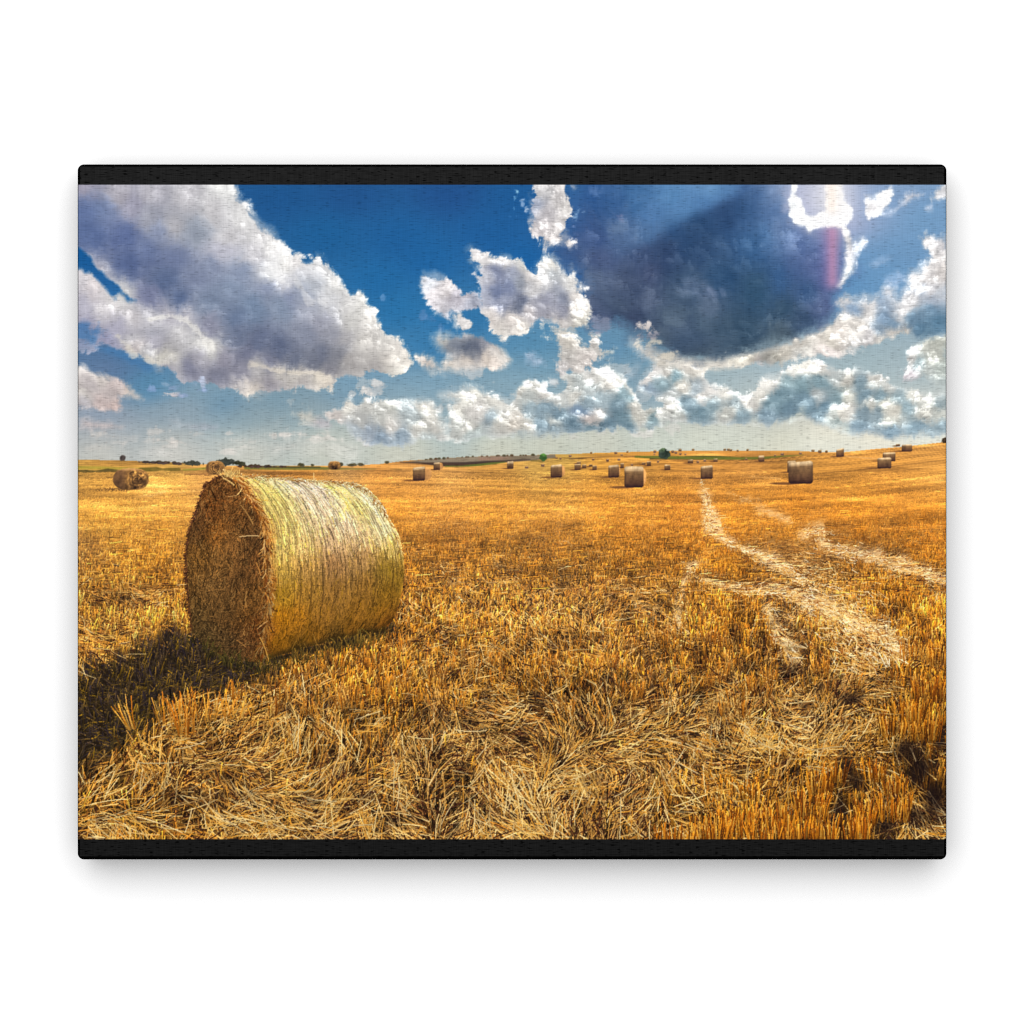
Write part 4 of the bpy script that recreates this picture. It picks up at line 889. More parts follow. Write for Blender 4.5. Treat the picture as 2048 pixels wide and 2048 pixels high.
    # tufts that stand out
    def tuft_at(cx, cy, w, n, h, lean=0., spread=.35, cols=((216, 146, 48), (230, 168, 70), (190, 116, 36), (236, 186, 100)), tone=1.):
        xs = cx + (RNG.random(n) - .5) * w
        ys = cy + (RNG.random(n) - .5) * w * .22
        a = -math.pi / 2 + lean + (RNG.random(n) - .5) * spread + (xs - cx) / max(w, 1) * .3
        cl = np.array(cols, np.float32)[RNG.integers(0, len(cols), n)] * (.75 + .4 * RNG.random((n, 1))) * tone
        strokes(img, None, xs, ys, a, h * (.5 + .5 * RNG.random(n)), np.clip(persp(np.array(cy)) * .0030 * (.5 + .7 * RNG.random(n)), 1, 2), np.clip(cl, 0, 255), (RNG.random(n) - .5) * .3, .7, 1.12, clip=ground)

    mg = sstep(1060, 1160, YY) * sstep(1440, 1330, YY) * sstep(700, 860, XX) * (.35 + .5 * np.clip(warp(midf, lowf * 20, lowf * 12), -.6, 1)) * ground
    img *= 1 - (np.clip(mg, 0, 1) * .08)[..., None] * np.array([.85, .8, .9], np.float32)
    dk2 = np.clip(hollow * 1.2 - .15 + fbm(12, 99, 3) * .18, 0, 1) * sstep(1180, 1420, YY) * np.interp(XX, [156, 1450, 1620], [.26, .3, .74]) * (1 - shd)
    img[:] = img * (1 - dk2[..., None]) + np.array([36, 26, 22], np.float32) * dk2[..., None]
    tuft_at(262, 1460, 20, 16, 78, -.42, .3)
    tuft_at(334, 1452, 34, 16, 66, -.1, .5)
    tuft_at(372, 1470, 50, 34, 92, -.05, .42)
    tuft_at(414, 1440, 40, 22, 66, .1, .6)
    tuft_at(468, 1436, 50, 26, 58, .2, .9)
    mix = ((196, 126, 40), (214, 150, 62), (150, 92, 32), (226, 174, 92), (110, 66, 26), (178, 120, 50))
    for k in range(70):
        cx, cy = X0 + RNG.random() * W, 1250 + RNG.random() * 190
        if pick(shd, np.array([cx]), np.array([cy]))[0] > .2 or (380 < cx < 770 and cy < 1330):
            continue
        tuft_at(cx, cy, 16 + 26 * RNG.random(), 14, persp(cy) * .085, (RNG.random() - .5) * .3, .5, mix, .95)
    org = ((206, 130, 34), (220, 150, 48), (176, 100, 26), (232, 176, 80), (140, 80, 24), (96, 56, 22))
    for cx, cy, w, nn, h in ((1640, 1590, 50, 60, 56), (1675, 1565, 30, 30, 50), (1620, 1640, 60, 70, 60), (1735, 1650, 40, 50, 58), (1790, 1640, 60, 60, 60), (1560, 1660, 70, 80, 58), (1480, 1672, 70, 80, 56), (1420, 1686, 80, 80, 60),
                             (1650, 1688, 60, 60, 62), (1710, 1686, 60, 70, 66), (1590, 1690, 60, 60, 62), (1785, 1470, 50, 50, 46), (1850, 1480, 60, 80, 58), (1860, 1400, 60, 80, 50), (1820, 1440, 60, 70, 50), (1880, 1330, 40, 60, 46), (1830, 1320, 60, 60, 40),
                             (1500, 1600, 40, 30, 44), (1530, 1700, 60, 60, 64), (1350, 1696, 70, 50, 50), (1790, 1590, 40, 36, 44), (1750, 1560, 40, 30, 44)):
        tuft_at(cx, cy, w, nn, h, 0, .25, org, .92)
    return shd


# ------------------------------------------------------- trees, far bales
def rounded(x0, y0, x1, y1, r, skew, w):
    """signed distance (positive inside) to a rounded box with a slanted top"""
    cx, cy, hx, hy = (x0 + x1) / 2, (y0 + y1) / 2, (x1 - x0) / 2, (y1 - y0) / 2
    xx, yy = cut(XX, w), cut(YY, w)
    yy = yy + skew * (xx - cx) * np.clip((y1 - yy) / max(1, y1 - y0), 0, 1)
    qx, qy = np.abs(xx - cx) - hx + r, np.abs(yy - cy) - hy + r
    return r - (np.hypot(np.maximum(qx, 0), np.maximum(qy, 0)) + np.minimum(np.maximum(qx, qy), 0))


def paint_far(img, ids):
    """returns the list of printed (name, label, id)"""
    out = []
    nid = [20]
    tex = fbm(7, 101, 3, ax=.8, ay=1.6)

    def new(name, label):
        nid[0] += 1
        out.append((name, label, nid[0]))
        return nid[0]

    def blot(d, col, w, i=None, e=1.):
        over(img, col, sstep(-e, e, d), w)
        if i is not None:
            cut(ids, w)[d > 0] = i

    def bush(x0, y0, x1, y1, col, name=None, label=None, rg=2.2, light=None):
        cx, cy, rx, ry = (x0 + x1) / 2, (y0 + y1) / 2, (x1 - x0) / 2, (y1 - y0) / 2
        w = win(x0, y0, x1, y1, 5)
        nb = cut(NB, w)
        d = ell(cx, cy, rx, ry, w) + rg * .9 * nb
        c = np.array(col, np.float32) + (nb * 12)[..., None]
        if light is not None:
            c = c + (sstep(cy, y0, cut(YY, w)) * np.clip(nb + .5, 0, 1))[..., None] * np.array(light)
        blot(d, np.clip(c, 0, 255), w, new(name, label) if name else None, 1.)

    NB = fbm(6, 102, 3)
    g = np.random.default_rng(4)
    # tree line on the left rim
    for x0, y0, x1, y1 in ((266, 920.5, 318, 924), (300, 921, 330, 926), (330, 922, 352, 927), (350, 923, 372, 928), (476, 924, 506, 931), (500, 925, 545, 931.5), (540, 928, 572, 932)):
        for k in range(int((x1 - x0) / 5)):
            xx = x0 + (x1 - x0) * g.random()
            h = (y1 - y0) * (.5 + .7 * g.random())
            yb = float(np.interp(xx - X0, np.arange(W), HZ)) + 1.5
            bush(xx - 3 - 4 * g.random(), yb - h * .6, xx + 4, yb + 2, (64 + 14 * g.random(), 58, 42), rg=1.2)
    bush(366, 921, 404, 931, (68, 70, 50), 'printed_tree_belt', 'low dark belt of trees printed on the skyline left of the small bale behind the big one')
    bush(436, 917, 470, 931, (60, 64, 46), 'printed_tree', 'dark wide tree printed on the skyline just right of the small bale behind the big one')
    bush(462, 922, 490, 931, (58, 58, 42), rg=1.4)
    bush(239, 911, 251, 921, (74, 66, 52), 'printed_tree', 'lone small brown tree printed on the skyline above the spiral bale', rg=1.1)
    bush(596, 926, 608, 933, (76, 72, 50), rg=1.2)
    bush(621, 928, 628, 933, (80, 76, 54), rg=1.)
    bush(676, 925, 686, 933, (74, 70, 52), rg=1.)
    for x0, x1 in ((694, 712), (716, 730), (770, 778)):
        yb = float(np.interp((x0 + x1) / 2 - X0, np.arange(W), HZ))
        bush(x0, yb - 4, x1, yb + 2, (86, 78, 54), rg=1.)
    g = np.random.default_rng(5)
    for x in np.concatenate([np.arange(848, 905, 7.5), np.arange(916, 945, 6.5), np.arange(966, 1074, 8.)]):
        x += g.random() * 7 - 2
        yb = float(np.interp(x - X0, np.arange(W), HZ))
        if g.random() < .25:
            continue
        s = 1.3 + g.random() ** 2 * 2.
        bush(x - s * 1.2, yb - s * .9, x + s * 1.2, yb + s * .7, (80 + g.random() * 20, 76, 52), rg=.8)
    bush(1078, 908, 1094, 922, (64, 92, 42), 'printed_tree', 'bright green bush printed among the far bales left of centre', light=(26, 44, 8))
    bush(1317.5, 896.5, 1340.5, 918, (56, 66, 46), 'printed_tree', 'round dark green tree printed on the far hedge line', light=(34, 44, 22))
    bush(1882, 875.5, 1898, 887, (70, 58, 34), 'printed_tree', 'dark bush cut by the right edge of the print on the hill crest', rg=1.4)

    # bales far off, dots to the eye
    dots = [(1182, 906, 2.2), (1232, 906, 2.4), (1255, 904, 2.4), (1310, 903, 3), (1345, 903.4, 2.4), (1352, 905.5, 2.4), (1360, 900.5, 2.4), (1386, 900, 2.4), (1449, 899.5, 2.2), (1457, 899.5, 2.4), (1462, 900.5, 1.8), (1475, 901.5, 2.2), (1495, 900.3, 2.2), (1360, 908, 1.9), (1371, 909, 2.2),
            (1243, 910, 2), (1309, 909, 1.8), (1140, 912, 2.2), (1186, 919, 2.4), (1215, 920.5, 3), (1238, 919.5, 3), (1085, 931, 3.4), (1053, 935, 3), (1564, 908.5, 3), (1601, 907, 2.6), (1626, 902, 2.2), (1640, 903.5, 3.6), (1653, 903, 2.4), (1112, 916, 1.8), (1121, 917, 1.6), (1351, 905, 1.5), (1550, 911, 2), (1492, 918, 2),
            (1396, 924, 2.8), (1409, 921, 2.8), (1264, 930, 2.6), (1316, 923, 2.4)]
    for x, y, s in dots:
        k = .8 + .5 * g.random()
        w = win(x - 6, y - 6, x + 6, y + 6)
        nb = cut(NB, w)
        blot(rounded(x - s * k, y - s * .8, x + s * k, y + s * .8, s * .5, 0, w) + nb * .7, np.array([96, 72, 50], np.float32) + g.random() * 24, w, None, .9)
        blot(ell(x + s * (.4 * g.random()), y - s * .7, s * .7, s * .32, w), np.array([206, 164, 108], np.float32), w, None, 1.)

    def bale(x0, y0, x1, y1, label, lit=0., skew=.06, dark=1., cap=.16):
        """small bale seen on its flank; lit: width of a sunlit end at the right"""
        i = new('printed_bale', label)
        h, w = y1 - y0, x1 - x0
        r = min(w, h) * .14
        wn = win(x0 - w, y0, x1 + lit + 2, y1 + 4, 4)
        xx, yy, tx = cut(XX, wn), cut(YY, wn), cut(tex, wn)
        d = rounded(x0, y0, x1, y1, r, skew, wn) + tx * .25
        cx = (x0 + x1) / 2
        v = np.clip((yy + skew * (xx - cx) * np.clip((y1 - yy) / h, 0, 1) - y0) / h, 0, 1)
        stops = [0, cap * .5, cap, cap + .08, .5, .82, 1]
        cs = np.array([[220, 190, 140], [216, 188, 140], [176, 148, 104], [126, 100, 62], [112, 86, 52], [88, 64, 40], [44, 30, 26]], np.float32)
        c = np.stack([np.interp(v, stops, cs[:, k]) for k in range(3)], -1) * (.92 + .08 * dark)
        u = (xx - x0) / w
        c = c * (1 - .28 * np.clip(1 - u / .14, 0, 1) - .12 * np.clip((u - .86) / .14, 0, 1))[..., None]
        c = c * (1 + .10 * tx)[..., None]
        # shade on the stubble beside it
        s = ell(x0 - .18 * w, y1 - .5, w * .6, max(1.2, h * .06), wn)
        blot(s, np.array([122, 84, 42], np.float32), wn, None, 1.)
        if lit:
            dl = rounded(x0 + w * .6, y0 + h * .02, x1 + lit, y1 - h * .05, min(lit + w * .3, h * .35), 0, wn)
            cl = np.array([226, 168, 96], np.float32) * (1 + .12 * tx)[..., None] * (1.05 - .25 * v)[..., None]
            blot(dl, np.clip(cl, 0, 255), wn, i, .9)
        blot(d, np.clip(c, 0, 255), wn, i, .9)

    bale(867, 925, 880, 940, 'small bale with a bright end printed behind the one on the left skyline of the centre field', 6)
    bale(826, 934, 850, 961.5, 'bale with a broad sunlit end printed on its own just right of the big bale', 13, .12)
    bale(1014.5, 922.5, 1027, 937.5, 'small upright bale printed on its own left of the bright green bush', 0, .1, 1, .3)
    bale(1154, 923.5, 1161.5, 927.5, 'tiny bale printed behind the three small ones in the middle of the field')
    bale(1149, 928, 1161.5, 940, 'leftmost of the small bales printed in a short row in the middle of the field', 1)
    bale(1164, 929, 1172.5, 936.5, 'dark bale second in the short row printed in the middle of the field')
    bale(1178, 928.5, 1185, 933.5, 'faint pinkish bale third in the short row printed in the middle of the field')
    bale(1185, 931, 1193.5, 940, 'rightmost of the small bales printed in a short row in the middle of the field', 1)
    bale(1101.5, 929.5, 1124, 955, 'reddish brown bale printed with its end turned right, left of the short row', 6, .1, .9)
    bale(1241, 926.5, 1247.5, 936, 'small dark bale printed right behind the upright pale sided one')
    bale(1216.6, 930, 1238, 955, 'pale sided upright bale printed to the left of the tallest far bale', 2.4, .12, 1.1)
    bale(1284, 925, 1291, 929.5, 'faint bale printed beside a darker one behind the tallest far bale', 0)
    bale(1293.5, 922.5, 1302, 932, 'dark round bale printed above and right of the tallest far bale')
    bale(1249, 932.5, 1287, 975, 'tallest of the far bales, printed near the middle with a pale rounded top', 5.5, .0, 1.08, .2)
    bale(1329, 929.5, 1340.5, 940, 'small square looking bale printed alone right of the tallest far bale', 1)
    bale(1375.5, 919.5, 1386, 926.5, 'low brown bale printed just below the green hedge strip')
    bale(1427, 917.5, 1435, 923.5, 'tiny bale printed against the green hedge strip, right of the path')
    bale(1401.5, 931.5, 1425.5, 957.5, 'upright bale printed at the head of the pale path', 0, .1, 1.05, .15)
    bale(1517, 911, 1528.5, 923, 'small bale printed across the green hedge strip', 0, .05, 1, .3)
    bale(1575, 921.5, 1592, 945, 'bale printed half hidden behind the large one on the right')
    bale(1577, 923, 1626, 967.5, 'large bale printed on the right of the field before a half hidden one', 0, .07, 1., .16)
    bale(1672.5, 897.8, 1688, 913.5, 'bale printed on the foot of the right hand slope', 0, .25)
    bale(1792, 888, 1800, 892.5, 'tiny dark bale printed on the crest of the right hand slope')
    bale(1803.5, 889, 1824, 903, 'bale printed near the crest at the top of the right hand slope', 0, .03)
    bale(1765.5, 905, 1791, 922.5, 'rear one of the overlapping pair of bales printed on the right hand slope', 0, .04)
    bale(1755, 915.5, 1782.5, 936.5, 'front one of the overlapping pair of bales printed on the right hand slope', 0, .06)

    # bales that turn their round end to us
    def round_bale(x0, y0, x1, y1, split, label, darkside):
        i = new('printed_bale', label)
        cx, cy, rx, ry = (x0 + x1) / 2, (y0 + y1) / 2, (x1 - x0) / 2, (y1 - y0) / 2
        w = win(x0, y0, x1, y1, 5)
        xx, yy, tx, nb = cut(XX, w), cut(YY, w), cut(tex, w), cut(NB, w)
        q = (np.abs((xx - cx) / rx) ** 2.3 + np.abs((yy - cy) / ry) ** 2.5) ** (1 / 2.4)
        d = (1 - q) * ry + tx * .7
        ex = cx + split
        rr = np.hypot((xx - ex) / (rx * .66), (yy - cy) / (ry * .95))
        an = np.arctan2((yy - cy) / ry, (xx - ex) / rx)
        sp = np.sin(rr * 20 + an + nb * 2.6) * (.55 + .45 * tx) + nb * .6
        v = (yy - y0) / (y1 - y0)
        c = np.array([150, 112, 58], np.float32) * (1 + .38 * sp * sstep(1.15, .7, rr) + .2 * tx - .3 * v)[..., None]
        if darkside:
            s = sstep(cx - rx * .15, cx - rx * .5, xx)
            s = s * .6
            c = c * (1 - s[..., None]) + np.array([104, 78, 50], np.float32) * (1.1 - .45 * v + .14 * nb)[..., None] * s[..., None]
        top = sstep(.16, .03, v + nb * .03) * .7
        c = c * (1 - top[..., None]) + np.array([222, 172, 104], np.float32) * top[..., None]
        blot(d, np.clip(c, 0, 255), w, i, 1.)

    round_bale(226, 936, 297.5, 980, 12, 'oval bale with a spiral end printed at the left edge of the field', True)
    round_bale(411.5, 921.5, 449, 949.5, 0, 'small round bale printed just behind the peak of the big one', False)
    round_bale(656, 922.5, 682, 940, 0, 'small dark round bale printed on the skyline above the big one', False)
    return out


# ------------------------------------------------------------ the big bale
LEFT = [(452, 950), (464, 954), (476, 964), (489, 980), (509, 1012), (520, 1034), (526, 1050), (529, 1079), (530, 1116), (532, 1153), (534, 1203), (530, 1253), (523, 1285), (522, 1322)]
RIGHT = [(700, 965), (712, 968), (732, 977), (752, 995), (766, 1014), (779, 1040), (790, 1058), (798, 1075), (805, 1109), (807, 1146), (803, 1180), (795, 1216), (783, 1241), (767, 1261)]
END = [(452, 950), (440, 952), (424, 960), (411, 968), (402, 990), (396, 1008), (388, 1030), (381, 1052), (376, 1070), (371, 1104), (372, 1141), (374, 1172), (377, 1204), (380, 1235), (383, 1262), (402, 1282),
       (430, 1300), (470, 1314), (500, 1322), (522, 1322), (523, 1285), (530, 1253), (534, 1203), (532, 1153), (530, 1116), (529, 1079), (526, 1050), (520, 1034), (509, 1012), (489, 980), (476, 964), (464, 953)]
SIDE = [(452, 950), (470, 949), (490, 951), (530, 952), (575, 956), (625, 960), (675, 963), (705, 966), (716, 969), (732, 976), (752, 995), (766, 1014), (779, 1040), (790, 1058), (798, 1075), (805, 1109), (807, 1146), (803, 1180), (795, 1216), (783, 1241),
        (767, 1261), (723, 1267), (673, 1279), (623, 1290), (561, 1308), (524, 1323)] + LEFT[::-1][1:-1]


def paint_bale(img, ids):
    def curve(pts):
        p = np.array(pts, float)
        s = np.r_[0, np.cumsum(np.hypot(*np.diff(p, axis=0).T))]
        s /= s[-1]
        return lambda v: np.stack([np.interp(v, s, p[:, 0]), np.interp(v, s, p[:, 1])], -1)
    Lc, Rc = curve(LEFT), curve(RIGHT)
    ds, de = sdf(SIDE, 3), sdf(END, 3)
    rag = fbm(9, 110, 3) * 2.2
    ms, me = ds + rag > 0, de + rag * 1.4 > 0
    over(img, (112, 76, 34), sstep(-1.5, 1.5, ds + rag))
    ids[ms] = ID_SIDE
    ucol = [(.02, .1, 206, 142, 66), (.02, .4, 206, 138, 62), (.02, .6, 196, 122, 50), (.02, .85, 172, 104, 36), (.10, .06, 222, 180, 108), (.12, .18, 204, 182, 104), (.22, .12, 206, 188, 104), (.3, .06, 218, 204, 150), (.22, .3, 212, 186, 112),
            (.45, .08, 222, 202, 168), (.6, .1, 222, 200, 168), (.75, .08, 218, 196, 130), (.88, .08, 222, 206, 150), (.95, .2, 226, 210, 164), (.8, .22, 206, 186, 116), (.5, .25, 224, 198, 158), (.65, .3, 222, 196, 156), (.35, .3, 218, 192, 140),
            (.12, .42, 206, 180, 104), (.3, .42, 206, 172, 108), (.5, .4, 208, 174, 128), (.7, .4, 206, 174, 126), (.9, .36, 222, 202, 152), (.95, .48, 196, 168, 96), (.12, .55, 184, 150, 70), (.3, .55, 172, 132, 70), (.5, .54, 166, 124, 76), (.7, .52, 164, 126, 76),
            (.88, .58, 148, 116, 46), (.97, .62, 140, 106, 40), (.12, .66, 176, 132, 44), (.3, .66, 160, 116, 50), (.5, .68, 154, 110, 54), (.72, .68, 146, 104, 48), (.9, .72, 142, 102, 34), (.12, .78, 182, 118, 30), (.25, .8, 176, 116, 36), (.45, .8, 156, 108, 46),
            (.7, .8, 146, 100, 38), (.9, .84, 140, 94, 32), (.15, .9, 146, 96, 26), (.4, .9, 138, 92, 30), (.7, .9, 126, 84, 30), (.95, .93, 120, 74, 24), (.3, .97, 84, 60, 24), (.6, .97, 80, 58, 26), (.9, .98, 74, 52, 22), (.1, .97, 104, 68, 22)]
    n = 52000
    u = RNG.random(n) ** .92
    v = RNG.random(n) * 1.02 - .02
    lanes = 150
    # straw gathers along turns of the net round the bale
    lane = np.floor(u * lanes)
    lb = RNG.random(lanes + 1)
    a, b = Lc(np.clip(v, 0, 1)), Rc(np.clip(v, 0, 1))
    p = a + (b - a) * u[:, None]
    a2, b2 = Lc(np.clip(v + .02, 0, 1.)), Rc(np.clip(v + .02, 0, 1.))
    p2 = a2 + (b2 - a2) * u[:, None]
    a1, b1 = Lc(np.clip(v - .02, 0, 1.)), Rc(np.clip(v - .02, 0, 1.))
    dv = p2 - (a1 + (b1 - a1) * u[:, None])
    ang = np.arctan2(dv[:, 1], dv[:, 0]) + (RNG.random(n) - .5) * np.interp(v, [0, .45, .7, 1], [.34, .42, .8, 1.1])
    wild = RNG.random(n) < .10
    ang = np.where(wild, RNG.random(n) * math.pi, ang)
    col = at_points(ucol, u, v, 3.6, .04) * np.interp(v, [0, .45, .62, 1], [1.02, .98, .86, .84])[:, None]
    col = col * np.stack([np.ones(n), np.interp(v, [0, .5, .7], [.985, .985, 1]), np.interp(v, [0, .5, .7], [1.0, .965, .92])], 1) * 1.15
    lum = .80 + .44 * RNG.random(n) + (lb[lane.astype(int)] - .5) * np.interp(v, [0, .5, .8], [.30, .24, .1])
    dark = RNG.random(n) < np.interp(v, [0, .3, .6, 1], [.12, .14, .18, .22])
    lum = np.where(dark, lum * .6, lum)
    col = col * lum[:, None]
    tint = RNG.random(n)
    col[tint < .08] *= np.array([1.02, 1.04, .72])
    length = np.interp(v, [0, .2, .6, 1], [16, 24, 20, 15]) * (.4 + .9 * RNG.random(n))
    order = RNG.permutation(n)
    clip = (ds > -1.5)
    strokes(img, None, p[:, 0], p[:, 1], ang, length, 1 + (RNG.random(n) < .18) * 1., np.clip(col, 10, 250), (RNG.random(n) - .5) * .25, .95, 1.03, clip=clip, order=order)
    # turns of the net wrap: long thin arcs, light and dark
    for k in range(150):
        uu = .04 + .95 * RNG.random()
        v0 = RNG.random() * .6
        vv = np.linspace(v0, min(.98, v0 + .06 + .26 * RNG.random()), 26)
        q = Lc(vv) + (Rc(vv) - Lc(vv)) * uu
        dq = np.gradient(q, axis=0)
        tone = .70 if RNG.random() < .6 else 1.12
        cc = at_points(ucol, np.full(26, uu), vv, 3.6, .04) * tone * np.interp(vv, [.45, .62], [1., .86])[:, None]
        strokes(img, None, q[:, 0], q[:, 1], np.arctan2(dq[:, 1], dq[:, 0]), np.hypot(dq[:, 0], dq[:, 1]) + .6, np.ones(26), np.clip(cc, 10, 246), None, 1., 1., clip=clip)
    # round shading of ink at the rim and foot as the photograph shows them
    over(img, (44, 34, 18), sstep(13, -2, ds) * sstep(1225, 1262, YY) * sstep(500, 560, XX) * .72 * ms)
    # fringe on top and right rim
    n = 420
    t = RNG.random(n)
    tx = np.interp(t, np.linspace(0, 1, 9), [456, 490, 540, 600, 650, 700, 735, 770, 803])
    ty = np.interp(t, np.linspace(0, 1, 9), [950, 952, 953, 958, 962, 966, 979, 1022, 1100])
    cl = np.array([[226, 196, 130], [206, 162, 84], [186, 130, 60], [150, 96, 44], [236, 212, 160]], np.float32)[RNG.integers(0, 5, n)] * (.7 + .4 * RNG.random((n, 1)))
    strokes(img, None, tx + RNG.normal(0, 1.2, n), ty + RNG.normal(1, 1.4, n), RNG.normal(.2, .55, n) + np.where(t > .72, .9, 0), 4 + 10 * RNG.random(n), np.ones(n), cl, None, 1., 1., clip=ds > -4)
    strokes(img, None, np.full(2, 627.) + np.array([0, .8]), np.array([961., 961.]), np.full(2, -math.pi / 2 - .02), np.full(2, 16.), np.ones(2), np.array([[226, 190, 120]] * 2, np.float32), None, 1., 1.)

    # ---- the shaded end
    over(img, (76, 50, 24), sstep(-1.5, 1.5, de + rag * 1.4))
    ids[me] = ID_END
    ecol = [(450, 960, 96, 62, 30), (430, 990, 92, 58, 28), (420, 1005, 112, 66, 26), (460, 1010, 104, 68, 32), (400, 1020, 84, 56, 30), (500, 1030, 88, 58, 28), (430, 1060, 116, 74, 30), (390, 1060, 74, 50, 26), (470, 1070, 106, 72, 36), (515, 1070, 82, 56, 30), (400, 1110, 104, 72, 32),
            (440, 1120, 112, 78, 38), (490, 1110, 96, 66, 34), (520, 1120, 92, 58, 28), (390, 1170, 88, 62, 30), (430, 1170, 98, 70, 36), (470, 1160, 84, 58, 30), (510, 1180, 104, 70, 32), (400, 1220, 84, 62, 32), (450, 1220, 88, 62, 32), (500, 1220, 98, 66, 30), (520, 1240, 88, 50, 22),
            (410, 1260, 70, 54, 30), (460, 1280, 70, 52, 30), (500, 1290, 84, 54, 28), (480, 1312, 58, 44, 26), (520, 1310, 100, 66, 30)]
    n = 16000
    x = 366 + RNG.random(n) * 172
    y = 945 + RNG.random(n) * 380
    ok = de[np.clip((y - Y0).astype(int), 0, H - 1), np.clip((x - X0).astype(int), 0, W - 1)] > 0
    x, y = x[ok], y[ok]
    n = len(x)
    ex = (x - 455) / 80.
    ey = (y - 1125) / 185.
    an = np.where(RNG.random(n) < .3, np.arctan2(ex * 185 * .55, -ey * 80 * 1.6), math.pi / 2 + .3 * ex * np.sign(-ey)) + RNG.normal(0, .42, n)   # turns about the middle, drawn out upright
    col = at_points(ecol, x, y, 3.2, 12.) * (.60 + 1.12 * RNG.random(n)[:, None])
    b = RNG.random(n) < .07
    col[b] = col[b] * .4 + np.array([176, 136, 76]) * .62
    d = RNG.random(n) < .2
    col[d] *= .58
    strokes(img, None, x, y, an, 7 + 32 * RNG.random(n) ** 1.8, 1 + (RNG.random(n) < .1) * 1., np.clip(col, 8, 230), (RNG.random(n) - .5) * .8, .95, 1.05, clip=de > -1.5, order=RNG.permutation(n))
    # shaggy left rim, orange seam between end and flank
    n = 360
    t = RNG.random(n)
    ev = curve(END[:15])
    q = ev(t)
    strokes(img, None, q[:, 0] + 1.5, q[:, 1], RNG.normal(2.4, .6, n), 3 + 6 * RNG.random(n), np.ones(n), np.array([[74, 46, 24]], np.float32) * (.6 + .9 * RNG.random((n, 1))), None, 1., 1., clip=de > -5)
    n = 900
    t = RNG.random(n) ** 1.0
    q = Lc(t) + np.stack([RNG.normal(3.5, 3.4, n), RNG.normal(0, 2, n)], -1)
    dq = Lc(np.clip(t + .02, 0, 1)) - Lc(np.clip(t - .02, 0, 1))
    cs = np.array([[206, 138, 58], [224, 164, 84], [178, 106, 40], [146, 84, 32], [232, 188, 116], [104, 62, 28]], np.float32)[RNG.integers(0, 6, n)] * (1.06 - .42 * t[:, None]) * (.75 + .35 * RNG.random((n, 1)))
    strokes(img, None, q[:, 0], q[:, 1], np.arctan2(dq[:, 1], dq[:, 0]) + RNG.normal(0, .28, n), 8 + 18 * RNG.random(n), 1 + (RNG.random(n) < .4) * 1., cs, RNG.normal(0, .3, n), 1., 1., clip=(ds > -2) | (de > -2), order=RNG.permutation(n))
    # loose straws that catch the light
    for x, y, x2, y2, c, w in ((478, 1074, 518, 1068, (206, 172, 116), 2), (481, 1010, 510, 1046, (176, 132, 72), 2), (446, 956, 470, 968, (226, 186, 112), 3), (447, 938, 456, 952, (236, 206, 140), 2), (450, 945, 466, 956, (230, 196, 126), 3), (456, 944, 474, 954, (216, 170, 90), 2), (515, 1258, 534, 1240, (196, 150, 90), 2),
                               (520, 1275, 544, 1325, (206, 154, 72), 2), (512, 1125, 524, 1150, (196, 136, 66), 2), (530, 1185, 542, 1205, (206, 146, 66), 2), (473, 1280, 492, 1292, (166, 116, 60), 2), (456, 994, 473, 990, (186, 140, 82), 2), (626, 1268, 640, 1304, (176, 130, 54), 1), (662, 1282, 676, 1300, (150, 120, 56), 1), (584, 1300, 590, 1282, (150, 110, 44), 1), (533, 1252, 540, 1278, (196, 140, 64), 1)):
        k = 3
        strokes(img, None, np.full(k, float(x)), np.full(k, float(y)), np.full(k, math.atan2(y2 - y, x2 - x)), np.full(k, math.hypot(x2 - x, y2 - y)), np.full(k, float(w)), np.array([c] * k, np.float32), np.full(k, .15), 1., 1.)
    # hay tuft on its peak
    n = 60
    strokes(img, None, 462 + RNG.normal(0, 8, n), 952 + RNG.normal(0, 3, n), RNG.normal(-1.9, .8, n), 5 + 10 * RNG.random(n), np.ones(n) + 0., np.array([[230, 192, 110]], np.float32) * (.7 + .4 * RNG.random((n, 1))), None, 1., 1.)
    # the dark gap under its flank
    gap = path_dist([(548, 1318, 3), (600, 1303, 5), (650, 1293, 7), (700, 1282, 8), (745, 1270, 6), (772, 1260, 3)])
    over(img, (38, 31, 18), sstep(4, -4, gap + rag * 1.5) * .88)
    # stubble in front of its foot
    n = 260
    x = 380 + RNG.random(n) * 390
    y = np.interp(x, [380, 440, 522, 600, 700, 770], [1280, 1318, 1338, 1318, 1290, 1276]) + RNG.random(n) * 14
    lit = np.clip((x - 520) / 150, .0, .5)[:, None] * RNG.random((n, 1))
    cs = np.array([[70, 62, 28]], np.float32) * (.5 + .8 * RNG.random((n, 1))) * (1 - lit) + np.array([[206, 146, 52]]) * lit
    strokes(img, None, x, y, RNG.normal(-math.pi / 2, .3, n), 10 + 20 * RNG.random(n), np.ones(n) + (RNG.random(n) < .4), cs, RNG.normal(0, .3, n), .7, 1.15)


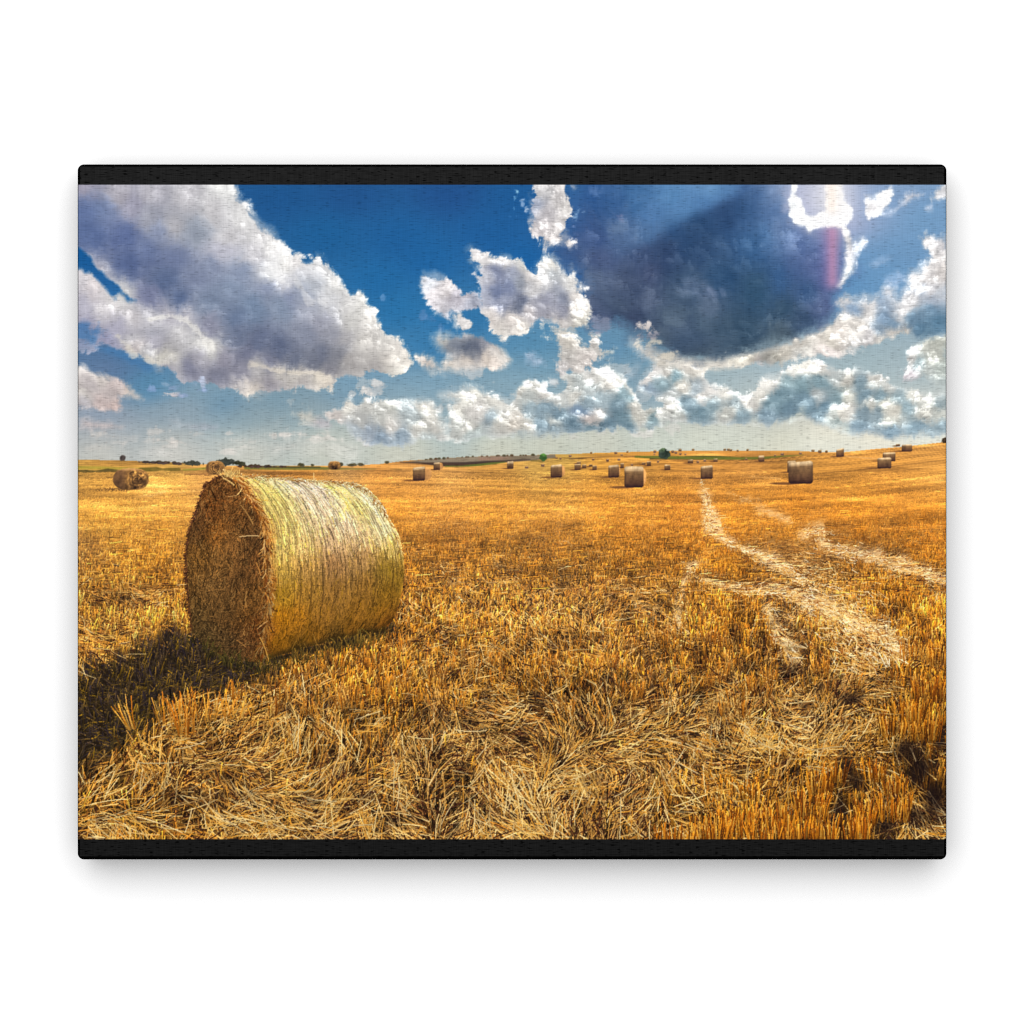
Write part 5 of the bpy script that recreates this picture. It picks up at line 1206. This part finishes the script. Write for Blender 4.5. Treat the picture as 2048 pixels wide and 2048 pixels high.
def paint():
    img = np.zeros((H, W, 3), np.float32)
    ids = np.zeros((H, W), np.int32)
    masks = paint_sky(img, ids)
    paint_field(img, ids)
    things = paint_far(img, ids)
    paint_bale(img, ids)
    low = YY > 860
    img[low] = soften(img, .55)[low]
    # the print's rich inks: stronger colour and contrast in the field
    fld = ids != ID_SKY
    g = img[fld]
    m = g.mean(-1, keepdims=True)
    soft = np.where((ids[fld] == ID_SIDE) | (ids[fld] == ID_END), .25, 1.)[:, None].astype(np.float32)
    g = m + (g - m) * (1 + soft * np.array([.06, .03, .06], np.float32))
    t = np.clip(g / 255., 0, 1)
    t = t + .16 * soft * (t * t * (3 - 2 * t) - t)
    t *= 1 + .09 * (soft[:, 0] * sstep(950, 1030, YY[fld]) * sstep(1400, 1250, YY[fld]) * sstep(300, 800, XX[fld]))[:, None]
    t[:, 2] += soft[:, 0] * np.interp(YY[fld], [900, 1150, 1450], [14, 9, 3]) / 255.
    img[fld] = t * 255. * (1 + soft * np.array([.045, .04, .015], np.float32))
    return np.clip(img, 0, 255), ids, things, masks

SHARP, ROOM, KEY = .5, .5, 190.


# ==== SCENE
import bpy

C = bpy.data.collections.new('canvas_on_wall')
bpy.context.scene.collection.children.link(C)
DOT = .508 / 1738.7                # metres per dot: a canvas half a metre wide
BACK, FRONT = -.012, -.032        # the canvas stands off the wall (y = 0)
OUT = (154.8, 328.3, 1893.5, 1719.4)
RIM = 4.6                          # rounding of the wrapped edge, in dots
LIGHT = 1.38                       # light falling on the canvas front (measured)


def wx(px):
    return (np.asarray(px, np.float64) - 1024) * DOT


def wz(py):
    return (1024 - np.asarray(py, np.float64)) * DOT


def lin(c):
    c = np.asarray(c, np.float32) / 255.
    return np.where(c <= .04045, c / 12.92, ((c + .055) / 1.055) ** 2.4)


def matte(name, build):
    m = bpy.data.materials.new(name)
    m.use_nodes = True
    nt = m.node_tree
    nt.nodes.clear()
    out = nt.nodes.new('ShaderNodeOutputMaterial')
    dif = nt.nodes.new('ShaderNodeBsdfDiffuse')
    dif.inputs['Roughness'].default_value = .3
    nt.links.new(dif.outputs[0], out.inputs[0])
    build(nt, dif)
    return m


def noise(nt, sx, sz, detail=1., off=0.):
    """noise stretched to sx by sz dots on the face of the canvas"""
    g = nt.nodes.new('ShaderNodeNewGeometry')
    mp = nt.nodes.new('ShaderNodeMapping')
    mp.inputs['Scale'].default_value = (1 / (sx * DOT), 1 / DOT, 1 / (sz * DOT))
    mp.inputs['Location'].default_value = (off, 0, off * 1.7)
    nt.links.new(g.outputs['Position'], mp.inputs[0])
    flat = nt.nodes.new('ShaderNodeVectorMath')
    flat.operation = 'MULTIPLY'
    flat.inputs[1].default_value = (1, 0, 1)
    nt.links.new(mp.outputs[0], flat.inputs[0])
    n = nt.nodes.new('ShaderNodeTexNoise')
    n.inputs['Scale'].default_value = 1.
    n.inputs['Detail'].default_value = detail
    nt.links.new(flat.outputs[0], n.inputs['Vector'])
    return n.outputs[0]


def ramp(nt, val, a, b, lo, hi):
    r = nt.nodes.new('ShaderNodeMapRange')
    r.interpolation_type = 'SMOOTHSTEP'
    r.inputs['From Min'].default_value, r.inputs['From Max'].default_value = a, b
    r.inputs['To Min'].default_value, r.inputs['To Max'].default_value = lo, hi
    nt.links.new(val, r.inputs['Value'])
    return r.outputs[0]


def times(nt, a, b):
    m = nt.nodes.new('ShaderNodeMath')
    m.operation = 'MULTIPLY'
    nt.links.new(a, m.inputs[0])
    nt.links.new(b, m.inputs[1])
    return m.outputs[0]


def weave(nt, depth):
    """gaps between the threads of the cloth that the ink did not fill"""
    dash = ramp(nt, noise(nt, 13, 2.3, 0., 0.), .60, .74, 1., 1. - depth)
    fine = ramp(nt, noise(nt, 30, 1.9, 0., 7.), .30, .70, 1. + .22 * depth, 1. - .22 * depth)
    warpy = ramp(nt, noise(nt, 2.4, 60, 0., 3.), .30, .70, 1. + .14 * depth, 1. - .14 * depth)
    return times(nt, times(nt, dash, fine), warpy)


def dyed(nt, dif, col, depth):
    mx = nt.nodes.new('ShaderNodeVectorMath')
    mx.operation = 'SCALE'
    if isinstance(col, tuple):
        mx.inputs[0].default_value = col
    else:
        nt.links.new(col, mx.inputs[0])
    nt.links.new(weave(nt, depth), mx.inputs['Scale'])
    nt.links.new(mx.outputs[0], dif.inputs['Color'])


def ink_mat(nt, dif):
    a = nt.nodes.new('ShaderNodeAttribute')
    a.attribute_name = 'ink'
    dyed(nt, dif, a.outputs['Color'], .21)


INK = matte('printed_canvas_cloth', ink_mat)
BAND_TOP = matte('black_printed_cloth', lambda nt, d: dyed(nt, d, tuple(lin([33.5] * 3) / LIGHT), .75))
BAND_LOW = matte('black_printed_cloth_lower', lambda nt, d: dyed(nt, d, tuple(lin([26.5] * 3) / LIGHT), .75))


def edge_mat(nt, dif):
    n = ramp(nt, noise(nt, 9, 9, 1.), .3, .7, .0004, .0012)
    nt.links.new(n, dif.inputs['Color'])


EDGE = matte('black_wrapped_cloth', edge_mat)


def wall_mat(nt, dif):
    g = nt.nodes.new('ShaderNodeTexNoise')
    g.inputs['Scale'].default_value = 3.
    r = ramp(nt, g.outputs[0], .3, .7, .785, .80)
    nt.links.new(r, dif.inputs['Color'])


WALL = matte('white_wall_paint', wall_mat)


def link(name, me, parent=None, mat=None, label=None):
    o = bpy.data.objects.new(name, me)
    C.objects.link(o)
    if parent:
        o.parent = parent
    if mat:
        me.materials.append(mat)
    if label:
        o['label'] = label
    return o


def mesh(name, v, quads, smooth=False):
    me = bpy.data.meshes.new(name)
    n, q = len(v), len(quads)
    me.vertices.add(n)
    me.vertices.foreach_set('co', np.ascontiguousarray(v, np.float32).ravel())
    me.loops.add(q * 4)
    me.loops.foreach_set('vertex_index', np.ascontiguousarray(quads, np.int32).ravel())
    me.polygons.add(q)
    me.polygons.foreach_set('loop_start', np.arange(0, q * 4, 4, dtype=np.int32))
    me.polygons.foreach_set('use_smooth', np.full(q, smooth))
    me.update(calc_edges=True)
    return me


def curl(px, py):
    """how far the cloth bends back at the rim, in dots"""
    t = np.minimum(np.minimum(px - OUT[0], OUT[2] - px), np.minimum(py - OUT[1], OUT[3] - py))
    t = np.clip(RIM - t, 0, RIM)
    return RIM - np.sqrt(np.maximum(RIM * RIM - t * t, 0))


# ---- the thing: a stretched canvas hung on the wall
canvas = bpy.data.objects.new('canvas_print', None)
C.objects.link(canvas)
canvas['label'] = 'stretched canvas print of straw bales in a stubble field, hung on a white wall'
canvas['category'] = 'canvas print'


def outline(inset, n=8, r=12.6):
    x0, y0, x1, y1 = OUT[0] + inset, OUT[1] + inset, OUT[2] - inset, OUT[3] - inset
    r = max(r - inset, 1.)
    pts = []
    for cx, cy, a0 in ((x1 - r, y0 + r, -90), (x1 - r, y1 - r, 0), (x0 + r, y1 - r, 90), (x0 + r, y0 + r, 180)):
        for k in range(n + 1):
            a = math.radians(a0 + 90 * k / n)
            pts.append((cx + r * math.cos(a), cy + r * math.sin(a)))
    return np.array(pts)


def body():
    rings = [(0., BACK)]
    for k in range(7):
        a = math.pi / 2 * k / 6
        rings.append((RIM * (1 - math.cos(a)), FRONT + RIM * DOT * (1 - math.sin(a)) + .00025))
    v, f = [], []
    m = len(outline(0))
    for ins, y in rings:
        p = outline(ins)
        v += [(float(wx(a)), y, float(wz(b))) for a, b in p]
    for i in range(len(rings) - 1):
        for j in range(m):
            k = (j + 1) % m
            f.append((i * m + j, (i + 1) * m + j, (i + 1) * m + k, i * m + k))
    f.append(tuple((len(rings) - 1) * m + j for j in range(m)))
    f.append(tuple(reversed(range(m))))
    me = bpy.data.meshes.new('wrapped_edge')
    me.from_pydata(v, [], f)
    me.validate()
    me.update()
    return me


link('wrapped_edge', body(), canvas, EDGE, 'black cloth wrapped round the stretcher, its corners rounded')


def band(y0, y1, mat, label):
    xs = np.linspace(OUT[0] + RIM + .6, OUT[2] - RIM - .6, 60)
    ys = np.linspace(y0, y1, 5)
    gx, gy = np.meshgrid(xs, ys)
    v = np.stack([wx(gx), np.full(gx.shape, FRONT), wz(gy)], -1).reshape(-1, 3)
    i = np.arange(len(v)).reshape(gx.shape)
    q = np.stack([i[1:, :-1], i[1:, 1:], i[:-1, 1:], i[:-1, :-1]], -1).reshape(-1, 4)
    return link('border_band', mesh('border_band', v, q), canvas, mat, label)


band(OUT[1] + RIM + .4, 369.5, BAND_TOP, 'plain black band above the picture')
band(1678.5, OUT[3] - RIM - 2.2, BAND_LOW, 'plain black band below the picture')

# ---- the printed picture, cut along its motifs
img, ids, things, masks = paint()
ID_CLOUD = 400
clouds = []
for key, label in (('left', 'large sunlit cloud printed at the upper left'), ('dark', 'big dark storm cloud printed before the sun'),
                   ('middle', 'ragged white cloud with a grey heart printed beside the dark one'), ('low_a', 'flat low cloud printed over the horizon left of centre'),
                   ('low_b', 'long heaped cloud printed low over the middle of the field'), ('low_d', 'grey heaped cloud printed low at the right'),
                   ('lower_left', 'pinkish cloud cut by the left edge of the print'), ('right', 'white cloud cut by the right edge, trailing under the dark one'),
                   ('tower', 'upright white cloud cut by the top edge of the print')):
    m = masks[key]
    ny, nx = (H // 8) * 8, (W // 8) * 8
    co = m[:ny, :nx].reshape(ny // 8, 8, nx // 8, 8).mean((1, 3))
    co = np.pad(co, ((0, 3), (0, 3)), 'edge')
    m = stretch(co, H, W, 8, 8) > .5
    i = ID_CLOUD + len(clouds)
    ids[m & ((ids == ID_SKY) | (ids >= ID_CLOUD))] = i
    clouds.append(('printed_cloud', label, i))

STEP = 1                                        # dots per cell
nx, ny = W // STEP, H // STEP
ex = np.concatenate([[OUT[0] + 1.9], X0 + np.arange(1, nx) * STEP, [OUT[2] - 1.9]])
ey = np.concatenate([[369.5], Y0 + np.arange(1, ny) * STEP, [1678.5]])
GX, GY = np.meshgrid(ex, ey)
VCO = np.stack([wx(GX), FRONT + curl(GX, GY) * DOT, wz(GY)], -1).reshape(-1, 3).astype(np.float32)
# ink at the corners of the cells
pad = np.pad(img[:ny * STEP, :nx * STEP].reshape(ny, STEP, nx, STEP, 3).mean((1, 3)), ((1, 1), (1, 1), (0, 0)), 'edge')
if SHARP:
    pad = pad + SHARP * (pad - soften(pad, 1.1))
cor = (pad[:-1, :-1] + pad[1:, :-1] + pad[:-1, 1:] + pad[1:, 1:]) / 4
INKC = np.concatenate([lin(np.clip(cor, 0, 255)) / LIGHT, np.ones((ny + 1, nx + 1, 1))], -1).reshape(-1, 4).astype(np.float32)
idc = ids[STEP // 2:ny * STEP:STEP, STEP // 2:nx * STEP:STEP]


def piece(name, sel, parent, label=None):
    r, c = np.nonzero(sel)
    if not len(r):
        return None
    a = r * (nx + 1) + c
    q = np.stack([a + nx + 1, a + nx + 2, a + 1, a], -1)
    used, inv = np.unique(q, return_inverse=True)
    me = mesh(name, VCO[used], inv.reshape(-1, 4))
    at = me.color_attributes.new('ink', 'FLOAT_COLOR', 'POINT')
    at.data.foreach_set('color', INKC[used].ravel())
    return link(name, me, parent, INK, label)


sky = piece('printed_sky', idc == ID_SKY, canvas, 'deep blue sky of the picture, paler towards the horizon')
for name, label, i in clouds:
    piece(name, idc == i, sky, label)
ground_part = piece('printed_field', idc == ID_FIELD, canvas, 'golden stubble field of the picture with pale wheel tracks')
big = piece('printed_bale', idc == ID_SIDE, canvas, 'big round straw bale printed in the left foreground')
piece('bale_end', idc == ID_END, big, 'shaded round end of the big bale')
for name, label, i in things:
    piece(name, idc == i, ground_part, label)

# ---- wall
s = 4.
wall = link('wall', mesh('wall', [(-s, 0, -s), (s, 0, -s), (s, 0, s), (-s, 0, s)], [(0, 1, 2, 3)]), None, WALL)
wall['kind'] = 'structure'
wall['label'] = 'plain white wall behind the canvas'
wall['category'] = 'wall'

# ---- light: one large soft lamp high in front, a dim white room round it
world = bpy.data.worlds.new('World')
bpy.context.scene.world = world
world.use_nodes = True
world.node_tree.nodes['Background'].inputs[0].default_value = (1, 1, 1, 1)
world.node_tree.nodes['Background'].inputs[1].default_value = ROOM


def lamp(name, loc, size, watts):
    li = bpy.data.lights.new(name, 'AREA')
    li.shape = 'DISK'
    li.size = size
    li.energy = watts
    o = bpy.data.objects.new(name, li)
    C.objects.link(o)
    o.location = loc
    d = np.array([0, FRONT, 0]) - np.array(loc)
    import mathutils
    o.rotation_euler = mathutils.Vector(d).to_track_quat('-Z', 'Y').to_euler()
    return o


lamp('softbox', (-.12, -3.4, .95), 5., KEY)

# ---- camera
cam = bpy.data.cameras.new('camera')
co = bpy.data.objects.new('camera', cam)
C.objects.link(co)
DIST = 2.0
co.location = (0, FRONT - DIST, 0)
co.rotation_euler = (math.pi / 2, 0, 0)
cam.sensor_width = 36
cam.lens = 36 * DIST / (2048 * DOT)
cam.clip_start, cam.clip_end = .05, 50
sc = bpy.context.scene
sc.camera = co
sc.view_settings.view_transform = 'Standard'
sc.view_settings.look = 'None'
sc.view_settings.exposure = 0
sc.view_settings.gamma = 1
sc.view_settings.use_curve_mapping = False
sc.cycles.use_denoising = False
sc.cycles.pixel_filter_type = 'BLACKMAN_HARRIS'
sc.cycles.filter_width = 1.2
sc.cycles.max_bounces = 3
